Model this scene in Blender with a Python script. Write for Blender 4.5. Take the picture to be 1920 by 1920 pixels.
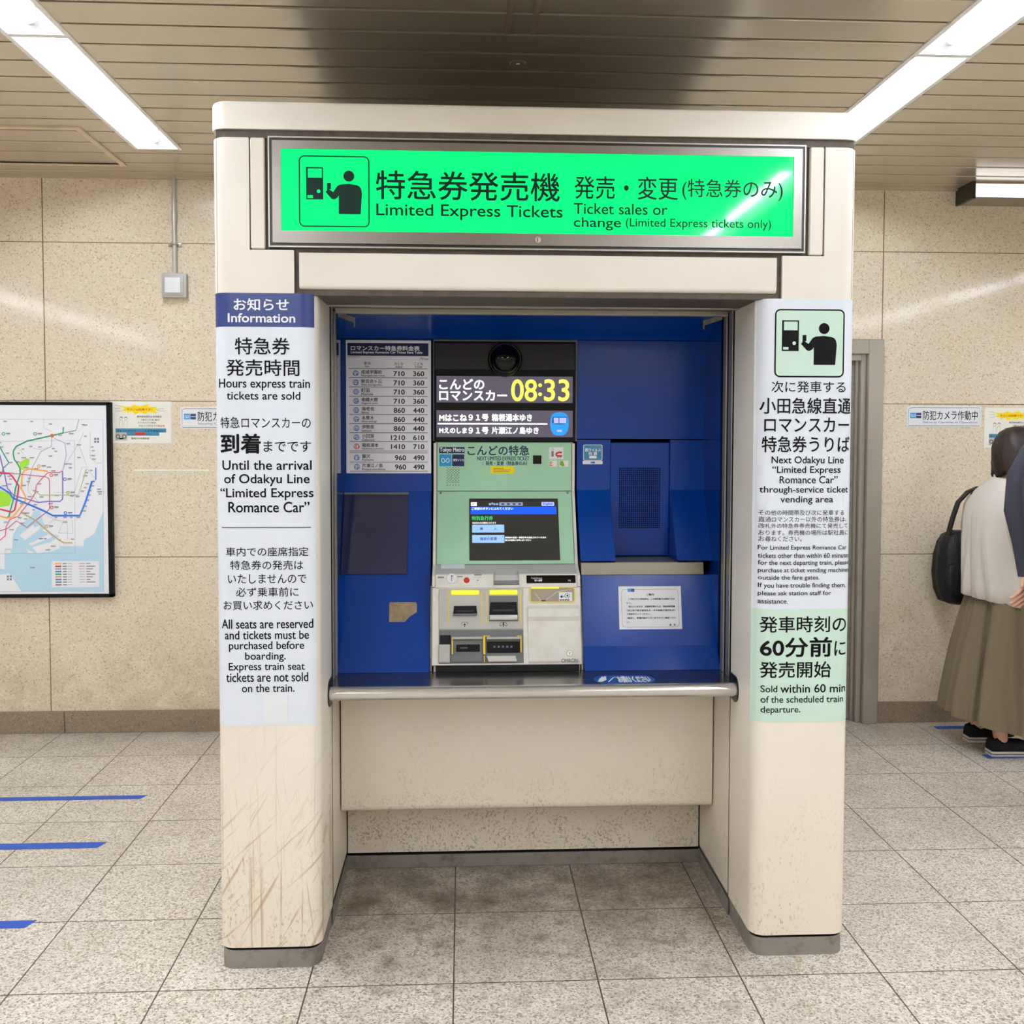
import bpy, bmesh, math, random
from mathutils import Matrix, Vector
random.seed(7)
PI = math.pi
S = bpy.context.scene
C = S.collection
for o in list(bpy.data.objects):
    bpy.data.objects.remove(o)

# ---------------------------------------------------------------- camera
cam = bpy.data.objects.new('camera', bpy.data.cameras.new('camera'))
C.objects.link(cam)
S.camera = cam
YAW, PITCH, ROLL, F = .0503, .0428, -.0022, 1842.2
fw = Vector((math.sin(YAW)*math.cos(PITCH), math.cos(YAW)*math.cos(PITCH), -math.sin(PITCH)))
rt = Vector((math.cos(YAW), -math.sin(YAW), 0))
dn = fw.cross(rt)
rt, dn = rt*math.cos(ROLL)+dn*math.sin(ROLL), dn*math.cos(ROLL)-rt*math.sin(ROLL)
rot = Matrix((rt, -dn, -fw)).transposed()
cam.matrix_world = Matrix.Translation((0, 0, 1.5106)) @ rot.to_4x4()
cam.data.sensor_width = 36
cam.data.lens = F/1920*36
cam.data.shift_y = -(960-895.4)/1920
cam.data.clip_start = .05

# ---------------------------------------------------------------- world, exposure
W = bpy.data.worlds.new('world')
S.world = W
W.use_nodes = True
W.node_tree.nodes['Background'].inputs[0].default_value = (1, .97, .92, 1)
W.node_tree.nodes['Background'].inputs[1].default_value = .25
S.view_settings.view_transform = 'Standard'
S.view_settings.look = 'None'
S.view_settings.gamma = 1
S.view_settings.use_curve_mapping = False
S.view_settings.exposure = 0.0
TUBE = 107.0      # brightness of the fluorescent tubes
SIGN = 1.0
S.cycles.max_bounces = 7
S.cycles.diffuse_bounces = 5
S.cycles.glossy_bounces = 4
S.cycles.sample_clamp_indirect = 6
S.cycles.use_denoising = True
S.cycles.use_adaptive_sampling = True
S.cycles.adaptive_threshold = .02

# ---------------------------------------------------------------- materials
def lin(c):
    return tuple(((v/255)/12.92 if v/255 <= .04045 else ((v/255+.055)/1.055)**2.4) for v in c)+(1,)

class G:
    """small wrapper round a node tree"""
    def __init__(s, name):
        s.m = bpy.data.materials.new(name); s.m.use_nodes = True
        s.t = s.m.node_tree; s.b = s.t.nodes['Principled BSDF']
        s.co = None
    def n(s, typ, ins=None, **kw):
        n = s.t.nodes.new('ShaderNode'+typ)
        for k, v in kw.items(): setattr(n, k, v)
        for k, v in (ins or {}).items():
            s.put(n.inputs[k], v)
        return n
    def put(s, sock, v):
        if hasattr(v, 'is_output') or hasattr(v, 'links'): s.t.links.new(v, sock)
        else: sock.default_value = v
    def math(s, op, a, b=0, c=0):
        return s.n('Math', {0: a, 1: b, 2: c}, operation=op).outputs[0]
    def xyz(s):
        if not s.co:
            s.co = s.n('NewGeometry').outputs['Position']
            sp = s.n('SeparateXYZ', {0: s.co}); s.x, s.y, s.z = sp.outputs
        return s.co
    def scaled(s, v, rot=(0, 0, 0)):
        return s.n('Mapping', {'Vector': s.xyz(), 'Scale': v, 'Rotation': rot}).outputs[0]
    def noise(s, scale, detail=4, vec=None, rough=.55):
        return s.n('TexNoise', {'Vector': vec or s.xyz(), 'Scale': scale, 'Detail': detail, 'Roughness': rough}).outputs[0]
    def voro(s, scale, vec=None, out='Color'):
        return s.n('TexVoronoi', {'Vector': vec or s.xyz(), 'Scale': scale}).outputs[out]
    def ramp(s, f, stops):
        r = s.n('ValToRGB', {0: f}); e = r.color_ramp.elements
        while len(e) < len(stops): e.new(.5)
        for i, (p, c) in enumerate(stops):
            e[i].position = p; e[i].color = c if len(c) == 4 else lin(c)
        return r.outputs[0]
    def step(s, f, a, b):
        return s.n('MapRange', {0: f, 1: a, 2: b, 3: 0., 4: 1.}).outputs[0]
    def mix(s, f, a, b, mode='MIX'):
        n = s.n('Mix', data_type='RGBA', blend_type=mode)
        s.put(n.inputs[0], f); s.put(n.inputs[6], a); s.put(n.inputs[7], b)
        return n.outputs[2]
    def done(s, col=None, rough=.5, metal=0, spec=.5, bump=None, bs=.1, bd=.002):
        if col is not None: s.put(s.b.inputs['Base Color'], col)
        s.put(s.b.inputs['Roughness'], rough); s.put(s.b.inputs['Metallic'], metal)
        s.put(s.b.inputs['Specular IOR Level'], spec)
        if bump is not None:
            s.t.links.new(s.n('Bump', {'Height': bump, 'Strength': bs, 'Distance': bd}).outputs[0], s.b.inputs['Normal'])
        return s.m

def plain(name, c, rough=.5, metal=0, spec=.5, var=.06, vs=14):
    g = G(name)
    f = g.noise(vs, 5)
    c = lin(c)
    a = tuple(v*(1-var) for v in c[:3])+(1,); b = tuple(min(1, v*(1+var)) for v in c[:3])+(1,)
    return g.done(g.ramp(f, [(.3, a), (.7, b)]), rough, metal, spec)

def glow(name, c, strength, rough=.4, spec=.5):
    g = G(name)
    g.put(g.b.inputs['Emission Color'], lin(c)); g.put(g.b.inputs['Emission Strength'], strength)
    return g.done(tuple(v*.3 for v in lin(c)[:3])+(1,), rough, 0, spec)

def floor_mat():
    g = G('terrazzo_tile'); g.xyz()
    def edge(c, o):
        f = g.math('FRACT', g.math('DIVIDE', g.math('SUBTRACT', c, o), .4))
        return g.math('MULTIPLY', g.math('MINIMUM', f, g.math('SUBTRACT', 1, f)), .4)
    d = g.math('MINIMUM', edge(g.x, -.0244), edge(g.y, 2.6518))
    cell = g.n('CombineXYZ', {0: g.math('FLOOR', g.math('DIVIDE', g.math('SUBTRACT', g.x, -.0244), .4)), 1: g.math('FLOOR', g.math('DIVIDE', g.math('SUBTRACT', g.y, 2.6518), .4)), 2: 0.})
    rnd = g.n('TexWhiteNoise', {0: cell.outputs[0]}).outputs[0]
    warp = g.n('VectorMath', {0: g.xyz(), 1: g.n('VectorMath', {0: g.n('TexNoise', {'Vector': g.xyz(), 'Scale': 160.}).outputs[1], 1: (.006, .006, .006)}, operation='MULTIPLY').outputs[0]}, operation='ADD').outputs[0]
    v = g.n('SeparateColor', {0: g.voro(215, warp)}).outputs[0]
    v2 = g.n('SeparateColor', {0: g.voro(110, warp)}).outputs[1]
    c = g.ramp(v, [(.0, (134, 120, 102)), (.12, (164, 150, 132)), (.26, (210, 200, 185)), (.6, (224, 216, 203)), (.95, (243, 238, 228))])
    c = g.mix(g.math('MULTIPLY', g.step(v2, .86, .95), .45), c, lin((150, 128, 104)))
    c = g.mix(g.math('MULTIPLY', rnd, .16), c, lin((180, 168, 152)))
    st = g.step(g.noise(1.7, 9, None, .68), .42, .74)
    c = g.mix(g.math('MULTIPLY', st, .4), c, lin((140, 124, 104)))
    # trodden-in grime along the walls; under the counter, grime and alcove shade painted in
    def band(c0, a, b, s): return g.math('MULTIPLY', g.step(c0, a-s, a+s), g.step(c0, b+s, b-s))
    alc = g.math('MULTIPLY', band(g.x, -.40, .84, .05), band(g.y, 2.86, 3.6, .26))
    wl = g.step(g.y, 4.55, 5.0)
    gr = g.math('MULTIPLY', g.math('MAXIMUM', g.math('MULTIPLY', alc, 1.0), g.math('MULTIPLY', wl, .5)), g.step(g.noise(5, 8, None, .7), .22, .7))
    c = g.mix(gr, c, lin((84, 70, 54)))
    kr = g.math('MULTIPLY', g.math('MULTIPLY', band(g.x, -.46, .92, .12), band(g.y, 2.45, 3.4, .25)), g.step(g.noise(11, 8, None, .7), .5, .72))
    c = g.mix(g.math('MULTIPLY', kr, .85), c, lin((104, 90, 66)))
    j = g.step(d, .0026, .0014)
    c = g.mix(j, c, lin((70, 61, 52)))
    return g.done(c, g.math('ADD', .32, g.math('MULTIPLY', st, .25)), 0, .4, g.math('SUBTRACT', 1, j), .4, .002)

def stone_mat(name, base, dark, light, jz0=None, rough=.09):
    g = G(name); g.xyz()
    warp = g.n('VectorMath', {0: g.xyz(), 1: g.n('VectorMath', {0: g.n('TexNoise', {'Vector': g.xyz(), 'Scale': 120.}).outputs[1], 1: (.01, .01, .01)}, operation='MULTIPLY').outputs[0]}, operation='ADD').outputs[0]
    v = g.n('SeparateColor', {0: g.voro(165, warp)}).outputs
    c = g.ramp(v[0], [(0, dark), (.09, tuple((a*.4+b*.6) for a, b in zip(dark, base))), (.2, base), (.8, base), (.97, light)])
    c = g.mix(g.math('MULTIPLY', g.step(g.noise(2.2, 8, None, .65), .4, .75), .3), c, lin(tuple(a*.5+b*.5 for a, b in zip(dark, base))))
    if jz0 is not None:
        def edge(co, o, p):
            f = g.math('FRACT', g.math('DIVIDE', g.math('SUBTRACT', co, o), p))
            return g.math('MULTIPLY', g.math('MINIMUM', f, g.math('SUBTRACT', 1, f)), p)
        d = g.math('MINIMUM', g.math('ADD', edge(g.z, .893, .786), .0006), edge(g.x, -2.08, .8514))
        c = g.mix(g.step(d, .0035, .0018), c, lin((120, 98, 72)))
        low = g.math('MULTIPLY', g.step(g.z, .8, .1), g.step(g.noise(6, 8, None, .7), .35, .7))
        c = g.mix(g.math('MULTIPLY', low, .5), c, lin((158, 130, 94)))
    return g.done(c, rough, 0, .5)

def cream_mat(name='cream_enamel', scratch=0, speck=0):
    g = G(name); g.xyz()
    c = g.ramp(g.noise(3, 6), [(.3, (229, 222, 212)), (.7, (238, 232, 223))])
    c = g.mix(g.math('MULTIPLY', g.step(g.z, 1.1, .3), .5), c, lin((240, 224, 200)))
    h = g.step(g.z, .62, .03)
    sp = g.n('SeparateColor', {0: g.voro(230, g.scaled((1, 1, .5)))}).outputs[0]
    dots = g.math('MULTIPLY', g.step(sp, .17, .06), g.step(g.noise(9, 4), .4, .7))
    c = g.mix(g.math('MULTIPLY', g.math('MULTIPLY', dots, g.math('POWER', h, 1.6)), .85+.15*speck), c, lin((104, 82, 58)))
    if speck:
        d2 = g.math('MULTIPLY', g.step(g.n('SeparateColor', {0: g.voro(190)}).outputs[1], .26, .1), g.step(g.noise(14, 5), .38, .6))
        c = g.mix(g.math('MULTIPLY', g.math('MULTIPLY', d2, g.step(g.z, .42, .1)), .55), c, lin((120, 98, 70)))
    if scratch:
        for rot, sc, lo in (((0, -.5, 0), (38, 5, 2.4), .645), ((0, -.8, 0), (44, 5, 2.6), .66), ((0, .0, 0), (70, 5, 1.2), .635), ((0, .12, 0), (90, 5, 4), .67)):
            nz = g.n('TexNoise', {'Vector': g.n('Mapping', {'Vector': g.xyz(), 'Rotation': rot}).outputs[0], 'Scale': 1.})
            mp = g.n('Mapping', {'Vector': g.n('Mapping', {'Vector': g.xyz(), 'Rotation': rot}).outputs[0], 'Scale': sc}).outputs[0]
            f = g.noise(1.6, 3, mp, .6)
            f = g.math('MULTIPLY', g.step(f, lo-.06, lo+.03), g.step(g.z, .75, .25))
            c = g.mix(g.math('MULTIPLY', f, .62), c, lin((176, 146, 108)))
    return g.done(c, .33, 0, .45)

def steel_mat(name, c, rough=.3, stretch=(1, 1, 1), metal=.9):
    g = G(name); g.xyz()
    f = g.noise(30, 5, g.scaled(stretch))
    k = g.noise(3, 6)
    col = g.mix(g.math('MULTIPLY', k, .35), lin(c), lin(tuple(v*.7 for v in c)))
    if 'worn' in name: col = g.mix(g.math('MULTIPLY', g.step(g.noise(16, 8, None, .7), .5, .68), .6), col, lin((70, 60, 50)))
    return g.done(col, g.math('ADD', rough-.06, g.math('MULTIPLY', f, .14)), metal, .5)

def cloth_mat(name, c, sc=180, var=.12, rough=.85):
    g = G(name); g.xyz()
    f = g.noise(sc, 3); k = g.noise(9, 4)
    a = tuple(v*(1-var) for v in lin(c)[:3])+(1,)
    col = g.mix(g.math('ADD', g.math('MULTIPLY', f, .5), g.math('MULTIPLY', k, .4)), a, lin(c))
    w = g.noise(1, 5, g.scaled((16, 16, 5)), .55)
    return g.done(col, rough, 0, .2, w, .8, .016)

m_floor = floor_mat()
m_wall = stone_mat('polished_stone', (228, 215, 194), (188, 166, 138), (240, 231, 215), 0)
m_skirt = stone_mat('dark_skirting_stone', (140, 123, 103), (112, 96, 78), (156, 140, 120), None, .3)
m_roomwall = plain('corridor_wall', (226, 212, 190), .4)
m_cream = cream_mat()
m_cream_scr = cream_mat('cream_enamel_scuffed', 1)
m_cream_spk = cream_mat('cream_enamel_speckled', 0, 1)
m_slat = (lambda g: g.done(g.ramp(g.noise(4, 4, g.scaled((.3, 3, 1))), [(.3, (204, 192, 172)), (.7, (208, 196, 176))]), .2, .5, .6))(G('ceiling_slat_paint'))
m_void = plain('dark_gap', (20, 17, 14), .9, 0, .1)
m_strip = plain('strip_paint', (146, 131, 110), .4)
m_seal = plain('joint_seal', (82, 72, 63), .55, 0, .4, .25, 40)
m_black = plain('black_plastic', (20, 20, 22), .35)
m_gloss = plain('black_gloss', (5, 5, 6), .1, 0, .3)
m_steel = steel_mat('brushed_steel', (186, 181, 172), .34, (1, 1, 12), .7)
m_steel_h = steel_mat('brushed_steel_sign', (150, 143, 137), .3, (1, 8, 8))
m_steel_d = steel_mat('worn_steel', (150, 144, 138), .45, (1, 1, 1), .25)
m_shelf = steel_mat('counter_steel', (150, 146, 144), .2, (1, 6, 6))
m_chrome = steel_mat('polished_steel', (222, 220, 216), .2, (2, 1, 1), .75)
m_blue = plain('blue_enamel', (0, 56, 142), .2, 0, .35, .06, 3)
m_blue_g = plain('blue_gloss', (0, 50, 130), .04, 0, .6, .02, 3)
m_band = steel_mat('dull_steel_band', (150, 145, 130), .4, (1, 1, 8), .7)
m_hatch = plain('hatch_frame_paint', (214, 198, 168), .5)
m_hole = plain('slot_black', (8, 8, 9), .6, 0, .2)
m_roof = plain('dusty_roof', (62, 56, 50), .8)
m_galv = plain('galvanised', (196, 194, 188), .4, .3, .5)
m_blue_d = plain('blue_mesh_hole', (2, 6, 34), .8, 0, .1)
m_green = plain('pale_green_panel', (166, 214, 180), .35, 0, .4, .07, 5)
m_grey = plain('grey_casing', (186, 185, 182), .45, 0, .4, .06, 8)
m_lgrey = (lambda g: g.done(g.mix(g.math('MULTIPLY', g.step(g.noise(16, 8, None, .7), .45, .75), .5), lin((226, 224, 217)), lin((190, 180, 162))), .42, 0, .4))(G('light_grey_casing'))
m_dgrey = plain('dark_grey_casing', (104, 106, 110), .45)
m_taupe = plain('taupe_plastic', (156, 146, 132), .45)
m_yellow = plain('yellow_paint', (236, 205, 70), .5)
m_lampY = glow('yellow_lamp', (255, 246, 40), .95)
m_white = plain('white_paper', (232, 235, 242), .4, 0, .4, .02)
m_white2 = plain('white_film', (226, 233, 245), .3, 0, .45, .02)
m_wcream = plain('cream_paper', (238, 238, 230), .5, 0, .3, .02)
m_navy = plain('navy_print', (40, 58, 122), .3, 0, .5, .04)
m_navy2 = plain('dark_navy_print', (22, 32, 80), .4, 0, .3, .02)
m_ink = plain('black_ink', (10, 10, 13), .6, 0, .12, 0)
m_inkg = plain('grey_ink', (120, 124, 136), .5, 0, .3, 0)
m_inkw = plain('white_ink', (240, 244, 250), .5, 0, .3, 0)
m_mint = plain('mint_print', (202, 230, 216), .35, 0, .4, .02)
m_lblue = plain('light_blue_print', (24, 150, 215), .4, 0, .4, 0)
m_lpurple = plain('pale_print', (190, 205, 230), .4)
m_teal = plain('teal_print', (58, 134, 170), .4, 0, .4, 0)
m_red = plain('red_print', (206, 40, 36), .4, 0, .4, 0)
m_brown = plain('brown_print', (128, 98, 72), .4)
m_ystick = plain('yellow_paper', (246, 222, 20), .5, 0, .3, .02)
m_patch = plain('bare_metal_patch', (146, 126, 98), .45, .3, .5, .22, 60)
m_tape = plain('blue_floor_tape', (40, 84, 180), .5, 0, .4, .05, 20)
m_signface = glow('sign_green', (0, 255, 124), SIGN, .055, .22)
m_signink = plain('sign_ink', (14, 40, 34), .4, 0, .15, 0)
m_tube = glow('fluorescent_tube', (240, 247, 255), TUBE)
m_trough = plain('white_reflector', (248, 248, 250), .4, 0, .4, .01)
m_screen = glow('screen_grey', (84, 80, 96), 1.0, .1)
m_scr_dark = glow('screen_dark', (44, 46, 44), .8, .08)
m_e_white = glow('lit_white', (255, 255, 255), 1.15)
m_e_yel = glow('lit_yellow', (255, 250, 96), 1.0)
m_e_blue = glow('lit_blue', (0, 86, 255), 1.0)
m_e_sky = glow('lit_sky_blue', (20, 150, 255), 1.0)
m_e_lil = glow('lit_lilac', (178, 190, 250), 1.0)
m_e_btn = glow('lit_button', (150, 192, 250), 1.0)
m_e_grn = glow('lit_green', (60, 200, 110), 1.0)
m_e_ink = glow('screen_ink', (20, 60, 110), .7)
m_e_gry = glow('lit_grey', (150, 160, 180), .9)

# ---------------------------------------------------------------- mesh helpers
PLANES = {'K': (2.75, 0, 2.75, 1), 'W': (5.03, 0, 5.03, 1), 'MAP': (5.0, 0, 5.0, 1), 'D': (3.335, 0, 3.335, 1), 'U': (3.338, 0, 3.338, 1), 'L': (3.23, 1.085, 3.338, 1.321), 'DK': (3.166, 1.02, 3.18, 1.056), 'LP': (3.18, 1.056, 3.225, 1.075), 'B': (3.1, 0.767, 3.166, 1.02), 'BL': (3.14, 0.836, 3.338, 1.321), 'NR': (3.14, 0.829, 3.19, 1.053), 'FN': (3.34, 0, 3.34, 1), 'SH': (2.93, 0.757, 3.1, 0.757), 'F': (0, 0, 1, 0), 'P': (4.6, 0, 4.6, 1), 'Q': (3.75, 0, 3.75, 1)}
def plane(k, off=0.0):
    """matrix of a surface: x along the wall, z up the surface, y into it"""
    yb, zb, yt, zt = PLANES[k]
    u = Vector((0, yt-yb, zt-zb)).normalized()
    n = Vector((0, u.z, -u.y))
    m = Matrix(((1, 0, 0), (0, n.y, u.y), (0, n.z, u.z))).to_4x4()
    return Matrix.Translation(Vector((0, yb, zb))+n*off) @ m

GLY = {}
def glyphs(s):
    if s not in GLY:
        c = bpy.data.curves.new('t', 'FONT'); c.body = s; c.size = 1; c.resolution_u = 4
        o = bpy.data.objects.new('t', c); C.objects.link(o)
        me = bpy.data.meshes.new_from_object(o.evaluated_get(bpy.context.evaluated_depsgraph_get()))
        v = [(a.co.x, a.co.y) for a in me.vertices]
        f = [tuple(p.vertices) for p in me.polygons]
        bpy.data.objects.remove(o); bpy.data.meshes.remove(me)
        xs = [a[0] for a in v]; ys = [a[1] for a in v]
        x0, x1, y0, y1 = min(xs), max(xs), min(ys), max(ys)
        GLY[s] = ([((a[0]-x0)/(x1-x0), (a[1]-y0)/(y1-y0)) for a in v], f)
    return GLY[s]

def rr(x0, z0, x1, z1, r, n=5):
    out = []
    for cx, cz, a in ((x1-r, z0+r, -90), (x1-r, z1-r, 0), (x0+r, z1-r, 90), (x0+r, z0+r, 180)):
        for i in range(n+1):
            t = math.radians(a+90*i/n); out.append((cx+r*math.cos(t), cz+r*math.sin(t)))
    return out
def circ(x, z, r, n=20):
    return [(x+r*math.cos(2*PI*i/n), z+r*math.sin(2*PI*i/n)) for i in range(n)]

class B:
    def __init__(s, M=None):
        s.v = []; s.f = []; s.fm = []; s.mi = 0; s.M = M
    def add(s, vs, fs):
        k = len(s.v)
        if s.M is not None: vs = [s.M @ Vector(a) for a in vs]
        s.v += [tuple(a) for a in vs]
        for f in fs:
            s.f.append(tuple(i+k for i in f)); s.fm.append(s.mi)
        return s
    def mat(s, i): s.mi = i; return s
    def bm(s, bm):
        bm.verts.index_update()
        s.add([v.co.copy() for v in bm.verts], [[v.index for v in f.verts] for f in bm.faces]); bm.free()
        return s
    def box(s, x0, x1, y0, y1, z0, z1, bev=0, seg=2):
        bm = bmesh.new()
        bmesh.ops.create_cube(bm, size=1)
        for v in bm.verts:
            v.co = Vector(((x0+x1)/2+v.co.x*(x1-x0), (y0+y1)/2+v.co.y*(y1-y0), (z0+z1)/2+v.co.z*(z1-z0)))
        if bev: bmesh.ops.bevel(bm, geom=bm.edges[:], offset=bev, segments=seg, affect='EDGES', profile=.5)
        return s.bm(bm)
    def prism(s, pts3a, pts3b):
        n = len(pts3a)
        return s.add(list(pts3a)+list(pts3b), [tuple(range(n))[::-1], tuple(range(n, 2*n))]+[(i, (i+1) % n, n+(i+1) % n, n+i) for i in range(n)])
    def poly(s, p, y0=-.0004, y1=None):
        """outline in x,z; flat print when y1 is None, slab otherwise"""
        if y1 is None: return s.add([(a, y0, b) for a, b in p], [tuple(range(len(p)))])
        return s.prism([(a, y1, b) for a, b in p], [(a, y0, b) for a, b in p])
    def rect(s, x0, z0, x1, z1, y=-.0004): return s.poly([(x0, z0), (x1, z0), (x1, z1), (x0, z1)], y)
    def sheet(s, x0, z0, x1, z1, t=.0006): return s.box(x0, x1, -t, 0, z0, z1)
    def prismx(s, prof, x0, x1): return s.prism([(x0, a, b) for a, b in prof], [(x1, a, b) for a, b in prof])
    def prismz(s, out, z0, z1, bev=0, seg=3):
        bm = bmesh.new()
        vs = [bm.verts.new((a, b, z0)) for a, b in out]
        f = bm.faces.new(vs)
        r = bmesh.ops.extrude_face_region(bm, geom=[f])
        top = [e for e in r['geom'] if isinstance(e, bmesh.types.BMVert)]
        for v in top: v.co.z = z1
        bmesh.ops.recalc_face_normals(bm, faces=bm.faces[:])
        if bev:
            es = [e for e in bm.edges if all(abs(v.co.z-z1) < 1e-6 for v in e.verts)]
            bmesh.ops.bevel(bm, geom=es, offset=bev, segments=seg, affect='EDGES', profile=.5)
        return s.bm(bm)
    def line(s, p, w, y=-.0004, closed=False):
        p = [Vector(a) for a in p]; L = []; R = []; n = len(p)
        for i in range(n):
            if closed: a, b = p[i-1], p[(i+1) % n]
            else: a, b = p[max(i-1, 0)], p[min(i+1, n-1)]
            d = (b-a).normalized(); q = Vector((-d.y, d.x))*w/2
            L.append(p[i]+q); R.append(p[i]-q)
        vs = [(a.x, y, a.y) for a in L]+[(a.x, y, a.y) for a in R]
        return s.add(vs, [(i, (i+1) % n, n+(i+1) % n, n+i) for i in range(n if closed else n-1)])
    def ringband(s, x, z, r, w, y=-.0004): return s.line(circ(x, z, r, 24), w, y, True)
    def text(s, t, x0, z0, x1, z1, bold=0, y=-.0005, ital=0):
        v, f = glyphs(t); w, h = x1-x0, z1-z0
        offs = [(0, 0)]
        if bold:
            r = bold*h; offs += [(r*math.cos(a*PI/3), r*math.sin(a*PI/3)) for a in range(6)]
        for k, (ox, oz) in enumerate(offs):
            s.add([(x0+a*w+ox+ital*b*h, y-k*1e-6, z0+b*h+oz) for a, b in v], f)
        return s
    def cyl(s, p0, p1, r0, r1=None, n=20):
        r1 = r0 if r1 is None else r1
        p0, p1 = Vector(p0), Vector(p1); d = (p1-p0).normalized()
        a = d.orthogonal().normalized(); b = d.cross(a)
        vs = [p0+(a*math.cos(2*PI*i/n)+b*math.sin(2*PI*i/n))*r0 for i in range(n)]+[p1+(a*math.cos(2*PI*i/n)+b*math.sin(2*PI*i/n))*r1 for i in range(n)]
        return s.add(vs, [tuple(range(n))[::-1], tuple(range(n, 2*n))]+[(i, (i+1) % n, n+(i+1) % n, n+i) for i in range(n)])
    def disc(s, x, z, r, y0=-.0004, y1=None, n=20): return s.poly(circ(x, z, r, n), y0, y1)
    def tube(s, pts, rad, n=10, cap=True):
        pts = [Vector(p) for p in pts]; m = len(pts)
        rad = rad if isinstance(rad, (list, tuple)) else [rad]*m
        ref = None; vs = []
        for i in range(m):
            d = (pts[min(i+1, m-1)]-pts[max(i-1, 0)]).normalized()
            a = d.orthogonal().normalized() if ref is None else (ref-d*ref.dot(d)).normalized()
            ref = a; b = d.cross(a)
            vs += [pts[i]+(a*math.cos(2*PI*k/n)+b*math.sin(2*PI*k/n))*rad[i] for k in range(n)]
        fs = [(i*n+k, i*n+(k+1) % n, (i+1)*n+(k+1) % n, (i+1)*n+k) for i in range(m-1) for k in range(n)]
        if cap: fs += [tuple(range(n))[::-1], tuple(range((m-1)*n, m*n))]
        return s.add(vs, fs)
    def loft(s, rings, cap=True):
        n = len(rings[0]); m = len(rings)
        fs = [(i*n+k, i*n+(k+1) % n, (i+1)*n+(k+1) % n, (i+1)*n+k) for i in range(m-1) for k in range(n)]
        if cap: fs += [tuple(range(n))[::-1], tuple(range((m-1)*n, m*n))]
        return s.add([p for r in rings for p in r], fs)
    def lathe(s, prof, axis_o, axis_d, n=28):
        o = Vector(axis_o); d = Vector(axis_d).normalized(); a = d.orthogonal().normalized(); b = d.cross(a)
        return s.loft([[o+d*h+(a*math.cos(2*PI*k/n)+b*math.sin(2*PI*k/n))*max(r, 1e-4) for k in range(n)] for r, h in prof])
    def drape(s, fn, cuts=()):
        for c in cuts:
            # cut the flat print so that it can bend with the column
            bm = bmesh.new(); vs = [bm.verts.new(a) for a in s.v]
            lay = bm.faces.layers.int.new('m')
            for f, k in zip(s.f, s.fm):
                try: fc = bm.faces.new([vs[i] for i in f]); fc[lay] = k
                except ValueError: pass
            bmesh.ops.bisect_plane(bm, geom=bm.verts[:]+bm.edges[:]+bm.faces[:], plane_co=(c, 0, 0), plane_no=(1, 0, 0), dist=1e-6)
            bm.verts.index_update()
            s.v = [tuple(v.co) for v in bm.verts]; s.f = [tuple(v.index for v in f.verts) for f in bm.faces]; s.fm = [f[lay] for f in bm.faces]
            bm.free()
        s.v = [fn(a) for a in s.v]; return s
    def build(s, name, mats, parent=None, label=None, sm=35, cat=None, group=None, kind=None, sub=0, fixn=True):
        me = bpy.data.meshes.new(name)
        if parent is not None:
            o0 = Vector(parent['_o'])
        else:
            xs, ys, zs = zip(*s.v)
            o0 = Vector(((min(xs)+max(xs))/2, (min(ys)+max(ys))/2, min(zs))) if kind != 'structure' else Vector((0, 0, 0))
        me.from_pydata([tuple(Vector(a)-o0) for a in s.v], [], s.f)
        mats = mats if isinstance(mats, (list, tuple)) else [mats]
        for m in mats: me.materials.append(m)
        for p, k in zip(me.polygons, s.fm): p.material_index = k
        if fixn:
            bm = bmesh.new(); bm.from_mesh(me); bmesh.ops.recalc_face_normals(bm, faces=bm.faces[:]); bm.to_mesh(me); bm.free()
        if sm:
            for p in me.polygons: p.use_smooth = True
            me.set_sharp_from_angle(angle=math.radians(sm))
        me.update()
        o = bpy.data.objects.new(name, me); C.objects.link(o)
        if parent is not None:
            o.parent = parent
            o['_o'] = tuple(o0)
        else:
            o.location = o0; o['_o'] = tuple(o0)
        if sub:
            md = o.modifiers.new('sub', 'SUBSURF'); md.levels = sub; md.render_levels = sub
        for k, v in (('label', label), ('category', cat), ('group', group), ('kind', kind)):
            if v: o[k] = v
        return o

def thing(name, label, cat, loc, group=None):
    o = bpy.data.objects.new(name, None); C.objects.link(o)
    o.empty_display_size = .1
    o.location = loc; o['_o'] = tuple(loc); o['label'] = label; o['category'] = cat
    if group: o['group'] = group
    return o
def dup(root, d, label, group=None):
    r = root.copy(); C.objects.link(r); r.location = Vector(root.location)+Vector(d); r['label'] = label
    r['_o'] = tuple(r.location)
    if group: r['group'] = group
    for ch in list(root.children):
        c = ch.copy(); C.objects.link(c); c.parent = r
        for g in list(ch.children):
            e = g.copy(); C.objects.link(e); e.parent = c
    return r

# ================================================================ ROOM
CEIL, WY, BY = 2.79, 5.03, 5.018
RX0, RX1, RY0 = -6.3, 6.7, -4.6
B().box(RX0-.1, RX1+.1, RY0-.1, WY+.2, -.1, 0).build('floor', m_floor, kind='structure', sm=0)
B().box(RX0, 1.13, WY, WY+.15, 0, CEIL+.2).box(1.13, 2.18, WY, WY+.15, 2.01, CEIL+.2).box(2.18, RX1, WY, WY+.15, 0, CEIL+.2).build('wall_back', m_wall, kind='structure', sm=0)
B().box(RX0-.15, RX0, RY0, WY+.15, 0, CEIL+.2).build('wall_left', m_roomwall, kind='structure', sm=0)
B().box(RX1, RX1+.15, RY0, WY+.15, 0, CEIL+.2).build('wall_right', m_roomwall, kind='structure', sm=0)
B().box(RX0, RX1, RY0-.15, RY0, 0, CEIL+.2).build('wall_front', m_roomwall, kind='structure', sm=0)
b = B()
for x0, x1 in ((RX0, -2.012), (-2.009, 1.115), (2.182, 4.0), (4.003, RX1)):
    b.box(x0, x1, BY, WY, 0, .112, .002, 1)
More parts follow.
